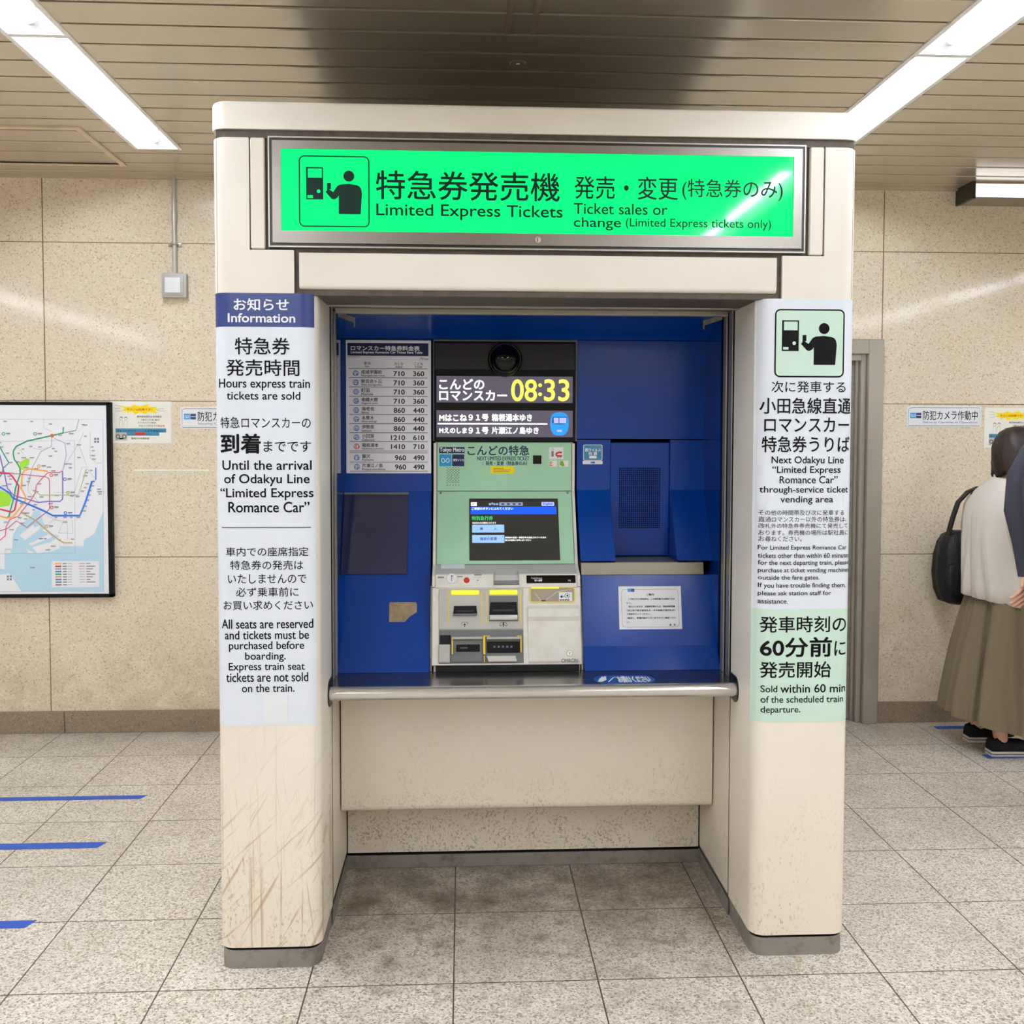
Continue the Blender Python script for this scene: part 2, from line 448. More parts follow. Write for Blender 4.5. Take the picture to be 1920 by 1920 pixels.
b.build('baseboard_back', m_skirt, kind='structure')

# slatted metal ceiling, open where the light troughs are let in
LX = [-1.465, 1.505, -4.435, 4.475]; LW = .21; LEND = 4.54
b = B()
xs = sorted((x, x+LW) for x in LX)
y = 3.030-.1585*60
k = 0
while y < WY:
    y0, y1 = max(y+.008, RY0), min(y+.1585-.008, WY)
    if y1 > RY0+.02:
        def seg(a, c, p, q):
            b.prismx([(p, CEIL+.012), (p, CEIL+.003), (p+.003, CEIL), (q-.003, CEIL), (q, CEIL+.003), (q, CEIL+.012)], a, c)
        lo = min(y1, LEND)
        cuts = [RX0]+[v for x in xs for v in x]+[RX1]
        if y0 < LEND:
            for i in range(0, len(cuts), 2): seg(cuts[i], cuts[i+1], y0, y1)
            if y1 > LEND+.01:
                for x in xs: seg(x[0], x[1], LEND, y1)
        else: seg(RX0, RX1, y0, y1)
    y += .1585
b.mat(1).box(RX0, RX1, RY0, WY, CEIL+.16, CEIL+.2)
for i in range(0, len(cuts), 2): b.box(cuts[i], cuts[i+1], RY0, WY, CEIL+.012, CEIL+.02)
b.build('ceiling', [m_slat, m_void], kind='structure', sm=0)
B().box(RX0, RX1, WY-.022, WY, CEIL-.012, CEIL).build('trim_1', m_slat, kind='structure', sm=0)
# faint cover strips on the slats above the machine
for i, x in enumerate((.134, .214)):
    B().box(x, x+.018, 2.0, 3.185, CEIL-.002, CEIL).build('trim_%d' % (2+i), m_strip, kind='structure', sm=0)

# recessed fluorescent lights
def make_light(x0, y0, y1):
    x1 = x0+LW; xc = (x0+x1)/2
    t = thing('ceiling_light', '', 'ceiling light', (xc, y0, CEIL))
    z = CEIL
    # trough: sloping reflector sides
    i0, i1 = x0+.017, x1-.017
    a = B()
    a.add([(i0, y0+.012, z), (i1, y0+.012, z), (i1, y1-.012, z), (i0, y1-.012, z),
           (i0+.035, y0+.012, z+.075), (i1-.035, y0+.012, z+.075), (i1-.035, y1-.03, z+.075), (i0+.035, y1-.03, z+.075)],
          [(0, 4, 5, 1), (1, 5, 6, 2), (2, 6, 7, 3), (3, 7, 4, 0), (4, 7, 6, 5)])
    a.build('reflector', m_trough, t, sm=0, fixn=False)
    f = B()
    for p in ((x0, i0, y0, y1), (i1, x1, y0, y1)): f.box(p[0], p[1], p[2], p[3], z-.004, z+.03)
    for p in ((y0, y0+.012), (y1-.012, y1)): f.box(i0, i1, p[0], p[1], z-.003, z+.03)
    f.build('frame', m_trough, t, sm=0)
    B().tube([(xc, y0+.05, z+.03), (xc, y1-.06, z+.03)], .0165, 12).build('tube', m_tube, t)
    for yy, d in ((y0+.026, 1), (y1-.044, -1)):
        h = B().box(xc-.012, xc+.012, yy-.008, yy+.008, z+.012, z+.075, .006)
        h.cyl((xc, yy, z+.03), (xc, yy+d*.016, z+.03), .018)
        h.build('lamp_holder', m_trough, t)
    return t
YS = [3.283, 2.026, .769, -.488, -1.745, -3.002, -4.26]
L0 = None
far = 'recessed fluorescent ceiling light of the rows outside the view'
for x in LX:
    for y0 in YS:
        lab = {(-1.465, 3.283): 'long recessed fluorescent light at upper left, its far end near the wall', (-1.465, 2.026): 'left-hand ceiling light nearer the viewer, cut by the photo\'s top left corner',
               (1.505, 3.283): 'recessed fluorescent light partly hidden behind the booth\'s top right corner', (1.505, 2.026): 'right-hand ceiling light nearer the viewer, cut by the photo\'s top right corner'}.get((x, y0), far)
        if L0 is None:
            L0 = make_light(x, y0, y0+1.254); L0['label'] = lab; L0['group'] = 'recessed ceiling lights'; base = (x, y0)
        else: dup(L0, (x-base[0], y0-base[1], 0), lab)

# sprinkler plate
B().lathe([(.0, -.006), (.006, -.006), (.007, -.003), (.026, -.003), (.03, 0)], (.19, 3.432, CEIL), (0, 0, 1)).build('sprinkler_cover', m_slat, label='small round cover plate on the ceiling above the booth', cat='sprinkler')
# ceiling hatch
t = thing('ceiling_hatch', 'flat square access hatch with a thin frame in the slatted ceiling at left', 'hatch', (-1.9, 4.5, CEIL))
hx0, hx1, hy0, hy1 = -2.22, -1.592, 4.232, 4.815
B().box(hx1-.026, hx1, hy0, hy1, CEIL-.006, CEIL).build('frame', m_hatch, t, sm=0)
B().box(hx0, hx0+.026, hy0, hy1, CEIL-.006, CEIL).build('frame', m_hatch, t, sm=0)
B().box(hx0+.026, hx1-.026, hy0, hy0+.026, CEIL-.006, CEIL).build('frame', m_hatch, t, sm=0)
B().box(hx0+.026, hx1-.026, hy1-.02, hy1, CEIL-.006, CEIL).mat(1).box(hx0+.026, hx1-.026, hy1-.032, hy1-.02, CEIL-.002, CEIL).build('frame', [m_hatch, m_void], t, sm=0)

# wall lamp at upper right
t = thing('wall_lamp', 'boxy wall-mounted lamp with a lit white front, upper right under the ceiling', 'wall lamp', (3.2, 4.95, 2.70))
B().box(2.56, 4.2, 4.865, WY, 2.706, 2.712).box(2.56, 4.2, 4.865, WY, 2.78, CEIL).box(2.57, 4.19, 4.95, WY, 2.712, 2.78).build('housing', m_taupe, t, sm=0)
B().box(2.553, 2.57, 4.86, WY, 2.704, CEIL).build('end_cap', m_black, t, sm=0)
B().box(2.572, 4.19, 4.866, 4.95, 2.7135, 2.779, .004).build('diffuser', glow('lamp_diffuser', (250, 252, 255), 1.6), t)

# steel door and frame at right
dj = B()
for x0, x1, yy in ((2.098, 2.178, 5.0), (2.07, 2.098, 5.03), (2.054, 2.07, 5.06)): dj.box(x0, x1, yy, 5.2, 0, 2.012 if yy == 5.0 else 1.94, .003, 1)
dj.box(1.12, 2.098, 5.0, 5.2, 1.935, 2.012, .003, 1).box(1.12, 1.16, 5.0, 5.2, 0, 1.935, .003, 1).box(1.13, 2.07, 5.03, 5.2, 1.905, 1.935)
d1 = dj.build('door_1', m_steel, kind='structure')
B().box(1.16, 2.056, 5.08, 5.12, .004, 1.905).build('door_leaf', m_steel_d, d1, sm=0)

# conduit and junction box on the left wall
t = thing('electrical_conduit', 'thin steel conduit running down the left wall from ceiling to junction box', 'conduit', (-1.432, 5.0, 2.31))
B().tube([(-1.432, 5.012, CEIL), (-1.432, 5.012, 2.31)], .0105, 12).cyl((-1.432, 5.012, 2.62), (-1.432, 5.012, 2.57), .013).build('pipe', m_galv, t)
B().box(-1.465, -1.40, 5.022, WY, 2.447, 2.465, .002).tube([(-1.447, 5.026, 2.456), (-1.445, 5.004, 2.456), (-1.432, 4.999, 2.456), (-1.419, 5.004, 2.456), (-1.417, 5.026, 2.456)], .005, 6).cyl((-1.457, 5.024, 2.456), (-1.457, 5.019, 2.456), .005).cyl((-1.408, 5.024, 2.456), (-1.408, 5.019, 2.456), .005).build('clamp', m_steel, t)
t = thing('junction_box', 'square cream junction box on the left wall at the end of a conduit', 'junction box', (-1.43, 5.0, 2.192))
B().box(-1.493, -1.371, 4.99, WY, 2.192, 2.312, .006).build('case', m_grey, t)
B().box(-1.482, -1.382, 4.984, 4.99, 2.203, 2.301, .003).build('lid', m_grey, t)
B().box(-1.472, -1.396, 4.976, 4.984, 2.213, 2.289, .003).build('switch_plate', m_white, t)
B().box(-1.65, -1.28, WY-.0015, WY, 1.328, 1.336).build('filler_strip', m_wcream, label='faint pale strip stuck along a wall joint left of the booth', cat='tape', sm=0)

# blue floor tape
def tape(x0, x1, y0, y1, lab, sk=.018):
    B().add([(x0, y0, .0007), (x1-sk, y0, .0007), (x1, y1, .0007), (x0, y1, .0007)], [(0, 1, 2, 3)]).build('floor_tape', m_tape, label=lab, cat='floor tape', group='blue queue lines taped on the floor', sm=0)
tape(-2.25, -1.318, 4.088, 4.131, 'blue floor tape line at left, the farthest of the three')
tape(-2.25, -1.316, 3.602, 3.656, 'blue floor tape line at left, the middle of the three')
tape(-2.25, -1.322, 3.017, 3.066, 'blue floor tape line at left, the nearest of the three')
tape(2.45, 3.35, 4.899, 4.945, 'blue floor tape line at right along the wall, behind the woman\'s shoes', -.018)
tape(2.462, 3.35, 4.432, 4.492, 'blue floor tape line at right under the woman\'s near shoe', -.018)

# ================================================================ BOOTH
KX0, KX1, KY = -.686, 1.117, 2.75
IX0, IX1 = -.400, .836
K = thing('ticket_booth', 'big cream booth housing the ticket machine, with two columns and a blue recess', 'booth', (.215, 3.4, 0))
def arc(cx, cy, r, a0, a1, n=7): return [(cx+r*math.cos(math.radians(a0+(a1-a0)*i/n)), cy+r*math.sin(math.radians(a0+(a1-a0)*i/n))) for i in range(n+1)]
def col_out(x0, x1, y0, y1, r): return [(x1, y1), (x0, y1)]+arc(x0+r, y0+r, r, 180, 270)+arc(x1-r, y0+r, r, 270, 360)
R = .042
for side, (x0, x1) in enumerate(((KX0, IX0), (IX1, KX1))):
    c = B().prismz(col_out(x0, x1, KY, 3.0, R), .063, 1.897, .004, 2)
    if side == 0:
        c.prismz([(-.463, 2.95), (x0, 2.95)]+arc(x0+R, KY+R, R, 180, 270)+[(-.463, KY)], 1.897, 2.018)
        c.prismz([(-.583, 2.95), (x0, 2.95)]+arc(x0+R, KY+R, R, 180, 270)+[(-.583, KY)], 2.018, 2.322, .002, 1)
    else:
        c.prismz([(x1, 2.95), (.90, 2.95), (.90, KY)]+arc(x1-R, KY+R, R, 270, 360), 1.897, 2.018)
        c.prismz([(x1, 2.95), (1.0195, 2.95), (1.0195, KY)]+arc(x1-R, KY+R, R, 270, 360), 2.018, 2.322, .002, 1)
    c.build('column', m_cream_scr if side == 0 else m_cream, K)
    o = col_out(x0+.004, x1-.004, KY+.006, 3.0, R-.004)
    B().prismz(o, 0, .052, .002, 1).build('plinth', m_steel_d, K)
    B().prismz(col_out(x0+.008, x1-.008, KY+.01, 3.0, R-.008), .052, .063).build('plinth_joint', m_void, K)
# side walls of the machine room behind the columns
for x0, x1 in ((KX0, IX0-.002), (IX1+.002, KX1)):
    B().box(x0, x1, 3.0015, BY-.001, .063, 2.322).build('side_wall', m_cream, K, sm=0)
    B().box(x0+.004, x1-.004, 3.0015, BY-.002, 0, .063).build('plinth', m_steel_d, K, sm=0)
B().prismz(col_out(KX0-.002, KX1+.002, KY-.001, BY-.001, R), 2.3445, 2.421, .012, 4).build('top_slab', m_cream, K)
B().box(KX0+.05, KX1-.05, KY+.06, BY-.01, 2.42, 2.428).build('roof', m_roof, K, sm=0)
# dark joints behind the cream pieces
B().box(KX0+.012, KX1-.012, KY+.012, 2.94, 1.897, 2.345).prismz(col_out(KX0+.008, KX1-.008, KY+.008, BY-.01, R-.006), 2.322, 2.345).build('joint_seal', m_seal, K)
for x0, x1 in ((-.580, -.541), (.9755, 1.0155)):
    B().box(x0, x1, KY, KY+.03, 2.021, 2.322, .003, 1).build('side_strip', m_cream, K)
# lintel with curved lower edge, soffit behind
B().prismx([(KY+.03, 2.012), (KY+.002, 2.012), (KY, 2.010)]+[(KY+.012-.012*math.cos(a*PI/12), 1.925-.012*math.sin(a*PI/12)) for a in range(7)]+[(2.952, 1.911), (2.952, 2.012)], -.449, .884).build('lintel', m_cream, K)
B().box(-.463, .9, KY+.014, 3.06, 1.896, 1.909).build('joint_seal', m_seal, K)
# thin steel frame round the recess
for x, d in ((IX0, 1), (IX1, -1)):
    f = B()
    f.box(*sorted((x, x+d*.005)), 3.006, 3.05, .757, 1.90, .002, 1)
    f.box(*sorted((x, x+d*.007)), 3.068, 3.105, .757, 1.893, .002, 1)
    f.mat(1).box(*sorted((x-d*.002, x+d*.003)), 3.0, 3.14, .757, 1.90)
    f.build('frame_post', [m_steel, m_void], K)
B().box(IX0, IX1, 2.954, 2.985, 1.893, 1.905, .002, 1).box(IX0+.012, IX1-.012, 3.03, 3.06, 1.882, 1.898, .002, 1).mat(1).box(IX0, IX1, 2.985, 3.06, 1.897, 1.905).build('frame_head', [m_steel, m_void], K)
for x, d in ((IX0+.012, 1), (IX1-.012, -1)):
    B().prism([(x, 3.10, 1.898), (x, 3.10, 1.880), (x+d*.047, 3.16, 1.866), (x+d*.047, 3.16, 1.888)], [(x, 3.106, 1.898), (x, 3.106, 1.880), (x+d*.047, 3.166, 1.866), (x+d*.047, 3.166, 1.888)]).box(x+d*.045-.0015, x+d*.045+.0015, 3.156, 3.168, 1.855, 1.90).build('corner_bracket', m_steel_d, K, sm=0)

# recess lining: blue steel panels bent to follow the machine front
mb = B().prismx([(3.075, 1.9), (3.15, 1.885), (3.25, 1.868), (3.30, 1.855), (3.325, 1.842), (3.33, 1.8355), (3.42, 1.8355), (3.42, 1.9)], IX0, IX1)
mb.build('valance', m_blue, K, sm=50)
for x0, x1 in ((IX0-.004, IX0), (IX1-.006, IX1-.002)):
    B().box(x0, x1, 3.141, 3.42, .757, 1.9).build('lining_side', m_blue_g, K, sm=0)
B().box(IX0, IX1, 3.40, 3.42, .757, 1.84).build('lining_back', m_void, K, sm=0)
LXR, RXL = -.1055, .3895      # inner edges of left and right panels beside the machine
def bent(prof, x0, x1, name='panel'):
    return B().prismx(prof+[(3.396, prof[-1][1]), (3.396, prof[0][1])], x0, x1).build(name, m_blue, K, sm=8)
bent([(3.338, 1.8335), (3.338, 1.4985)], IX0, LXR)
bent([(3.338, 1.497), (3.338, 1.321), (3.14, .836), (3.10, .7585)], IX0, LXR)
bent([(3.338, 1.8335), (3.338, 1.5)], RXL, IX1-.006, 'panel')
bent([(3.338, 1.4965), (3.338, 1.326), (3.21, 1.097)], RXL, .5045)
bent([(3.338, 1.4965), (3.338, 1.326), (3.21, 1.097)], .7105, IX1-.006)
B().box(.5045, .7105, 3.345, 3.39, 1.096, 1.488, .003, 1).build('speaker_panel', m_blue, K)
g = B()
hgx = 0.5382,1.195,0.6765,1.399
for i in range(21):
    for j in range(31):
        g.disc(hgx[0]+(hgx[2]-hgx[0])*i/20, hgx[1]+(hgx[3]-hgx[1])*j/30, .0027, 3.3442, None, 8)
g.build('speaker_holes', m_blue_d, K, sm=0)
B().box(.5045, .7105, 3.20, 3.345, 1.088, 1.0945).build('ledge', m_dgrey, K, sm=0)
B().prismx([(3.199, 1.0925), (3.192, 1.0545), (3.396, 1.0545), (3.396, 1.0925)], RXL, .795).build('steel_band', m_band, K, sm=0)
bent([(3.190, 1.053), (3.14, .829), (3.10, .7585)], RXL, IX1-.006)

# counter shelf with rolled front edge
sh = B().box(IX0+.0005, IX1-.0005, 2.932, 3.42, .735, .7575)
sh.build('counter', m_shelf, K, sm=0)
B().tube([(IX0+.0005, 2.934, .737), (IX1-.0005, 2.934, .737)], .0208, 24).build('counter_nosing', m_chrome, K, sm=50)
for x0, x1 in ((IX0-.0005, IX0+.004), (IX1-.004, IX1+.0005)):
    B().prismx([(2.944+.036*math.cos(a*PI/14), .736+.040*math.sin(a*PI/14)) for a in range(7, 22)]+[(2.98, .70), (3.05, .725), (3.05, .776)], x0, x1).build('counter_end_cap', m_black, K)
# apron, recessed riser and kick plate under the counter
B().prismx([(3.2, .735), (3.2, .295), (3.204, .281), (3.213, .272), (3.24, .272), (3.24, .735)], IX0+.003, IX1-.003).build('apron', m_cream_spk, K, sm=50)
B().box(IX0-.002, IX1+.002, 3.39, 3.42, .055, .735).build('riser', m_cream_spk, K, sm=0)
B().box(IX0-.002, IX1+.002, 3.395, 3.42, 0, .055).build('riser_joint', m_void, K, sm=0)
B().box(IX0-.0015, IX1+.0015, 3.386, 3.395, 0, .045, .002, 1).build('kick_plate', m_steel_d, K)
for x0, x1 in ((IX0-.002, IX0+.001), (IX1-.001, IX1+.002)):
    B().box(x0, x1, 3.0, 3.39, 0, .05).build('kick_plate', m_steel_d, K, sm=0)
    B().box(x0, x1, 2.999, 3.0025, .063, .70).build('panel_joint', m_void, K, sm=0)
    B().box(x0, x1, 3.386, 3.39, .05, .3).build('panel_joint', m_void, K, sm=0)

# ---------------------------------------------------------------- lit sign
T = thing('illuminated_sign', 'long bright green lit sign across the top of the booth, in a steel frame', 'sign', (.215, KY, 2.04))
fx0, fz0, fx1, fz1 = -.5195, 2.037, .9515, 2.314
gx0, gz0, gx1, gz1 = -.496, 2.070, .9275, 2.292
fr = B()
for a in ((fx0, fx1, fz0, gz0), (fx0, fx1, gz1, fz1), (fx0, gx0, gz0, gz1), (gx1, fx1, gz0, gz1)): fr.box(a[0], a[1], KY-.006, KY+.02, a[2], a[3])
fr.build('frame', m_steel_h, T, sm=0)
o = .0075
fr = B().mat(0).box(fx0-o, fx1+o, KY-.001, KY+.012, fz0-o, fz1+o)
p = .004
for a in ((fx0-o-p, fx1+o+p, fz0-o-p, fz0-o), (fx0-o-p, fx1+o+p, fz1+o, fz1+o+p), (fx0-o-p, fx0-o, fz0-o, fz1+o), (fx1+o, fx1+o+p, fz0-o, fz1+o)): fr.mat(1).box(a[0], a[1], KY-.004, KY+.012, a[2], a[3])
fr.build('rim', [m_black, m_steel], T, sm=0)
B().box(gx0, gx1, KY-.003, KY+.02, gz0, gz1).build('face', m_signface, T, sm=0)
B(Matrix.Translation((0, KY-.006, 0))).lathe([(.0085, 0), (.0085, .003), (.0, .003)], (.2085, 0, 2.0525), (0, -1, 0)).mat(1).box(.2068, .2082, -.0036, -.003, 2.047, 2.058).build('lock', [m_chrome, m_black], T)
s = B(plane('K', -.003))
def picto(s, x0, z0, x1, z1, ink, bg, w, fill=None, y=-.0006):
    """ticket machine and person in a rounded frame"""
    X = lambda u: x0+(x1-x0)*u/615; Z = lambda v: z1-(z1-z0)*v/604
    P = lambda pts: [(X(a), Z(c)) for a, c in pts]
    s.mat(ink)
    s.line(rr(x0, z0, x1, z1, (x1-x0)*.07), w, y, True)
    s.poly(P([(58, 95), (75, 107), (75, 185), (198, 185), (198, 107), (75, 107), (58, 95), (210, 95), (210, 373), (58, 373)]), y)
    s.poly(P([(230, 307), (243, 290), (243, 227), (278, 227), (278, 283), (262, 283), (298, 307), (328, 262), (343, 248), (365, 240), (438, 234), (508, 244), (530, 255), (543, 272), (551, 300), (553, 320), (541, 497), (346, 497), (346, 337), (335, 355), (316, 368), (300, 371), (283, 366)]), y)
    cx, cz = P([(437, 168)])[0]
    s.disc(cx, cz, (x1-x0)*.079, y, None, 28)
    s.mat(bg)
    cx, cz = P([(169, 302)])[0]
    s.disc(cx, cz, (x1-x0)*.026, y-.0002, None, 18)
    s.poly(P([(70, 337), (118, 337), (118, 360), (70, 360)]), y-.0002)
picto(s, *(-0.4459,2.083,-0.2569,2.273), 0, 1, .0036)
s.mat(0)
s.text('特急券発売機', -0.2373,2.159,0.2686,2.237, bold=.011)
s.text('Limited Express Tickets', -0.2367,2.105,0.277,2.147, bold=.012)
s.text('発売・変更', 0.3103,2.168,0.5998,2.231, bold=.008)
s.text('(特急券のみ)', 0.6122,2.169,0.8971,2.227, bold=.006)
s.text('Ticket sales or', 0.3085,2.126,0.571,2.156, bold=.012)
s.text('change', 0.3087,2.082,0.4405,2.117, bold=.01)
s.text('(Limited Express tickets only)', 0.4543,2.086,0.865,2.117, bold=.008)
s.build('lettering', [m_signink, m_signface], T, sm=0, fixn=False)

# ---------------------------------------------------------------- posters wrapped on the columns
def drape(x0, x1):
    def f(v):
        x = v[0]; d = 0
        if x < x0+R: d = R-math.sqrt(max(R*R-(x0+R-x)**2, 0))
        if x > x1-R: d = R-math.sqrt(max(R*R-(x-x1+R)**2, 0))
        return (x, v[1]+min(d, R*.82), v[2])
    return f
def wrapsheet(x0, x1, z0, z1, y, fn, n=26):
    b = B()
    xs = [x0+(x1-x0)*(1-math.cos(PI*i/n))/2 for i in range(n+1)]
    b.loft([[(x, KY+y, z0), (x, KY+y, z1), (x, KY+y+.0003, z1), (x, KY+y+.0003, z0)] for x in xs])
    return b.drape(fn)
fnL, fnR = drape(KX0, IX0), drape(IX1, KX1)
bend = [R*(1-math.cos(a*PI/24)) for a in range(2, 13)]
cutL = [KX0+v for v in bend]+[IX0-v for v in bend]
cutR = [IX1+v for v in bend]+[KX1-v for v in bend]
T = thing('information_poster', 'tall white notice with a navy header wrapped on the left column', 'poster', (-.545, KY, .7))
pxa, pxb = -.684, -.4105
wrapsheet(pxa, pxb, .6985, 1.9, -.0008, fnL).build('sheet', m_white2, T)
wrapsheet(pxa, pxb, 1.8075, 1.9, -.0012, fnL).build('header', m_navy, T)
s = B(plane('K', -.0014))
s.text('お知らせ', -0.6267,1.852,-0.4777,1.885, bold=.02)
s.text('Information', -0.6431,1.82,-0.4609,1.844, bold=.028)
s.drape(fnL, cutL).build('header_lettering', m_inkw, T, sm=0, fixn=False)
s = B(plane('K', -.001))
for t_, x0, z0, x1, z1, bo in (
    ('特急券', -0.625,1.732,-0.476,1.778, .010), ('発売時間', -0.6491,1.673,-0.4505,1.718, .010),
    ('Hours express train', -0.6714,1.633,-0.4222,1.665, .012), ('tickets are sold', -0.6487,1.608,-0.4481,1.63, .014),
    ('特急ロマンスカーの', -0.6679,1.529,-0.421,1.56, .004), ('到着', -0.6672,1.46,-0.5582,1.513, .030), ('までです', -0.5492,1.464,-0.4204,1.494, .008),
    ('Until the arrival', -0.6631,1.414,-0.4193,1.44, .016), ('of Odakyu Line', -0.6582,1.369,-0.4247,1.402, .014), ('“Limited Express', -0.6704,1.33,-0.4151,1.363, .014), ('Romance Car”', -0.6471,1.296,-0.4255,1.325, .016),
    ('車内での座席指定', -0.6552,1.174,-0.4285,1.199, .006), ('特急券の発売は', -0.6436,1.136,-0.4433,1.162, .006), ('いたしませんので', -0.6505,1.098,-0.4349,1.124, .006), ('必ず乗車前に', -0.6286,1.061,-0.4565,1.087, .006), ('お買い求めください', -0.6642,1.024,-0.4181,1.05, .006),
    ('All seats are reserved', -0.6702,0.9717,-0.4177,0.9974, .014), ('and tickets must be', -0.661,0.9416,-0.429,0.9654, .014), ('purchased before', -0.6493,0.9067,-0.4424,0.9354, .012), ('boarding.', -0.6051,0.8775,-0.4935,0.9048, .012), ('Express train seat', -0.6506,0.848,-0.4407,0.8757, .012), ('tickets are not sold', -0.6585,0.8218,-0.4316,0.8474, .014), ('on the train.', -0.615,0.7926,-0.4699,0.815, .014)):
    s.text(t_, x0, z0, x1, z1, bold=bo)
x0, z0, x1, z1 = -0.6674,1.253,-0.4219,1.255
for i in range(12): s.rect(x0+(x1-x0)*i/12, z0, x0+(x1-x0)*(i+1)/12, z1)
s.drape(fnL, cutL).build('lettering', m_ink, T, sm=0, fixn=False)
B(plane('K', -.0016)).sheet(-0.5534,0.7039,-0.4884,0.7899, t=.0002).build('clear_tape', m_white, T, sm=0)

T = thing('ticket_poster', 'tall white poster with pale green pictogram and green foot on the right column', 'poster', (.97, KY, .69))
wrapsheet(.8335, 1.1155, .6895, 1.898, -.0008, fnR).build('sheet', m_white2, T)
wrapsheet(.8335, 1.1155, .6895, 1.0155, -.0012, fnR).build('green_foot', m_mint, T)
s = B(plane('K', -.001))
px0, pz0, px1, pz1 = 0.8825,1.679,1.079,1.867
s.mat(1).poly(rr(px0, pz0, px1, pz1, .012), -.0004)
picto(s, px0, pz0, px1, pz1, 0, 1, .0042)
s.drape(fnR, cutR).build('pictogram', [m_ink, m_mint], T, sm=0, fixn=False)
s = B(plane('K', -.0012))
for t_, x0, z0, x1, z1, bo in (
    ('次に発車する', 0.8735,1.634,1.087,1.666, .006), ('小田急線直通', 0.8443,1.574,1.107,1.619, .012), ('ロマンスカー', 0.8558,1.522,1.102,1.563, .012), ('特急券うりば', 0.8504,1.465,1.105,1.51, .012),
    ('Next Odakyu Line', 0.8764,1.427,1.085,1.453, .012), ('“Limited Express', 0.879,1.4,1.076,1.425, .012), ('Romance Car”', 0.9002,1.376,1.068,1.397, .014), ('through-service ticket', 0.846,1.344,1.102,1.368, .012), ('vending area', 0.9033,1.316,1.056,1.34, .012),
    ('その他の時間帯及び次に発車する', 0.8445,1.285,1.089,1.3, 0), ('直通ロマンスカー以外の特急券は、', 0.8447,1.266,1.098,1.281, 0), ('改札外の特急券券売機にて発売して', 0.845,1.248,1.103,1.262, 0), ('おります。券売機の場所は駅社員に', 0.8452,1.228,1.106,1.243, 0), ('お尋ねください。', 0.8455,1.21,0.9667,1.225, 0),
    ('For Limited Express Romance Car', 0.8446,1.183,1.1,1.199, .01), ('tickets other than within 60 minutes', 0.8449,1.163,1.111,1.177, .01), ('for the next departing train, please', 0.8452,1.139,1.11,1.156, .01), ('purchase at ticket vending machines', 0.8454,1.118,1.112,1.134, .01), ('outside the fare gates.', 0.8457,1.097,1.02,1.113, .01), ('If you have trouble finding them,', 0.846,1.074,1.099,1.091, .01), ('please ask station staff for', 0.8458,1.052,1.054,1.068, .01), ('assistance.', 0.8455,1.032,0.9286,1.045, .012),
    ('発車時刻の', 0.8504,0.9487,1.103,0.9949, .012), ('60分前', 0.8534,0.8782,1.058,0.9338, .026), ('に', 1.067,0.8806,1.103,0.9223, .012), ('発売開始', 0.8521,0.8177,1.057,0.864, .014),
    ('Sold', 0.855,0.7759,0.9016,0.7954, .012), ('within 60 min', 0.9109,0.7742,1.104,0.7981, .018), ('of the scheduled train', 0.8554,0.7454,1.096,0.765, .012), ('departure.', 0.8559,0.7108,0.9695,0.7353, .012)):
    s.text(t_, x0, z0, x1, z1, bold=bo)
s.drape(fnR, cutR).build('lettering', m_ink, T, sm=0, fixn=False)

# ================================================================ DEPARTURE BOARD
T = thing('departure_board', 'black departure board above the ticket machine with lit white and yellow writing', 'display', (.14, 3.335, 1.49))
bx0, bz0, bx1, bz1 = -0.1001,1.49,0.3897,1.835
B().box(bx0, bx1, 3.332, 3.398, bz0, bz1, .003, 1).build('housing', m_dgrey, T)
c0, d0, c1, d1_ = -0.0959,1.49,0.3833,1.827
B().box(c0, c1, 3.328, 3.333, d0, d1_, .002, 1).build('bezel', m_hole, T)
c0, d0, c1, d1_ = -0.0949,1.732,0.3809,1.822
B().box(c0, c1, 3.322, 3.33, d0, d1_, .002, 1).build('top_panel', plain('dark_panel', (26, 26, 29), .45, 0, .3), T)
s1a = -0.0878,1.621,0.3731,1.71; s1b = -0.088,1.505,0.3736,1.595
B().box(s1a[0], s1a[2], 3.3265, 3.33, s1a[1], s1a[3]).build('screen', m_screen, T, sm=0)
B().box(s1b[0], s1b[2], 3.3265, 3.33, s1b[1], s1b[3]).build('screen', m_screen, T, sm=0)
s = B(plane('D', -.009))
s.text('こんどの', -0.0779,1.666,0.0723,1.7, bold=.034)
s.text('ロマンスカー', -0.078,1.628,0.1492,1.662, bold=.034)
s.text('Mはこね', -0.0781,1.559,0.0138,1.581, bold=.05)
s.text('９１号', 0.021,1.56,0.0866,1.582, bold=.05)
s.text('箱根湯本ゆき', 0.0987,1.559,0.2345,1.583, bold=.035)
x0, z0, x1, z1 = -0.0842,1.547,0.287,1.552; s.rect(x0, z0, x1, z1)
s.text('Mえのしま', -0.0781,1.518,0.0138,1.536, bold=.05)
s.text('９１号', 0.021,1.516,0.0866,1.538, bold=.05)
s.text('片瀬江ノ島ゆき', 0.0987,1.516,0.2572,1.539, bold=.035)
s.build('lettering', m_e_white, T, sm=0, fixn=False)
s = B(plane('D', -.009))
s.text('08', 0.1651,1.627,0.2506,1.699, bold=.02)
s.text(':', 0.2569,1.645,0.2673,1.686, bold=.03)
s.text('33', 0.2765,1.628,0.3603,1.7, bold=.02)
s.build('clock_digits', m_e_yel, T, sm=0, fixn=False)
s = B(plane('D', -.009))
s.poly([(0.3277,1.59),(0.3108,1.587),(0.3018,1.58),(0.2973,1.564),(0.2964,1.546),(0.3001,1.528),(0.3075,1.516),(0.3166,1.511),(0.3403,1.511),(0.3494,1.516),(0.3566,1.528),(0.3602,1.546),(0.3592,1.565),(0.3545,1.58),(0.3454,1.587)])
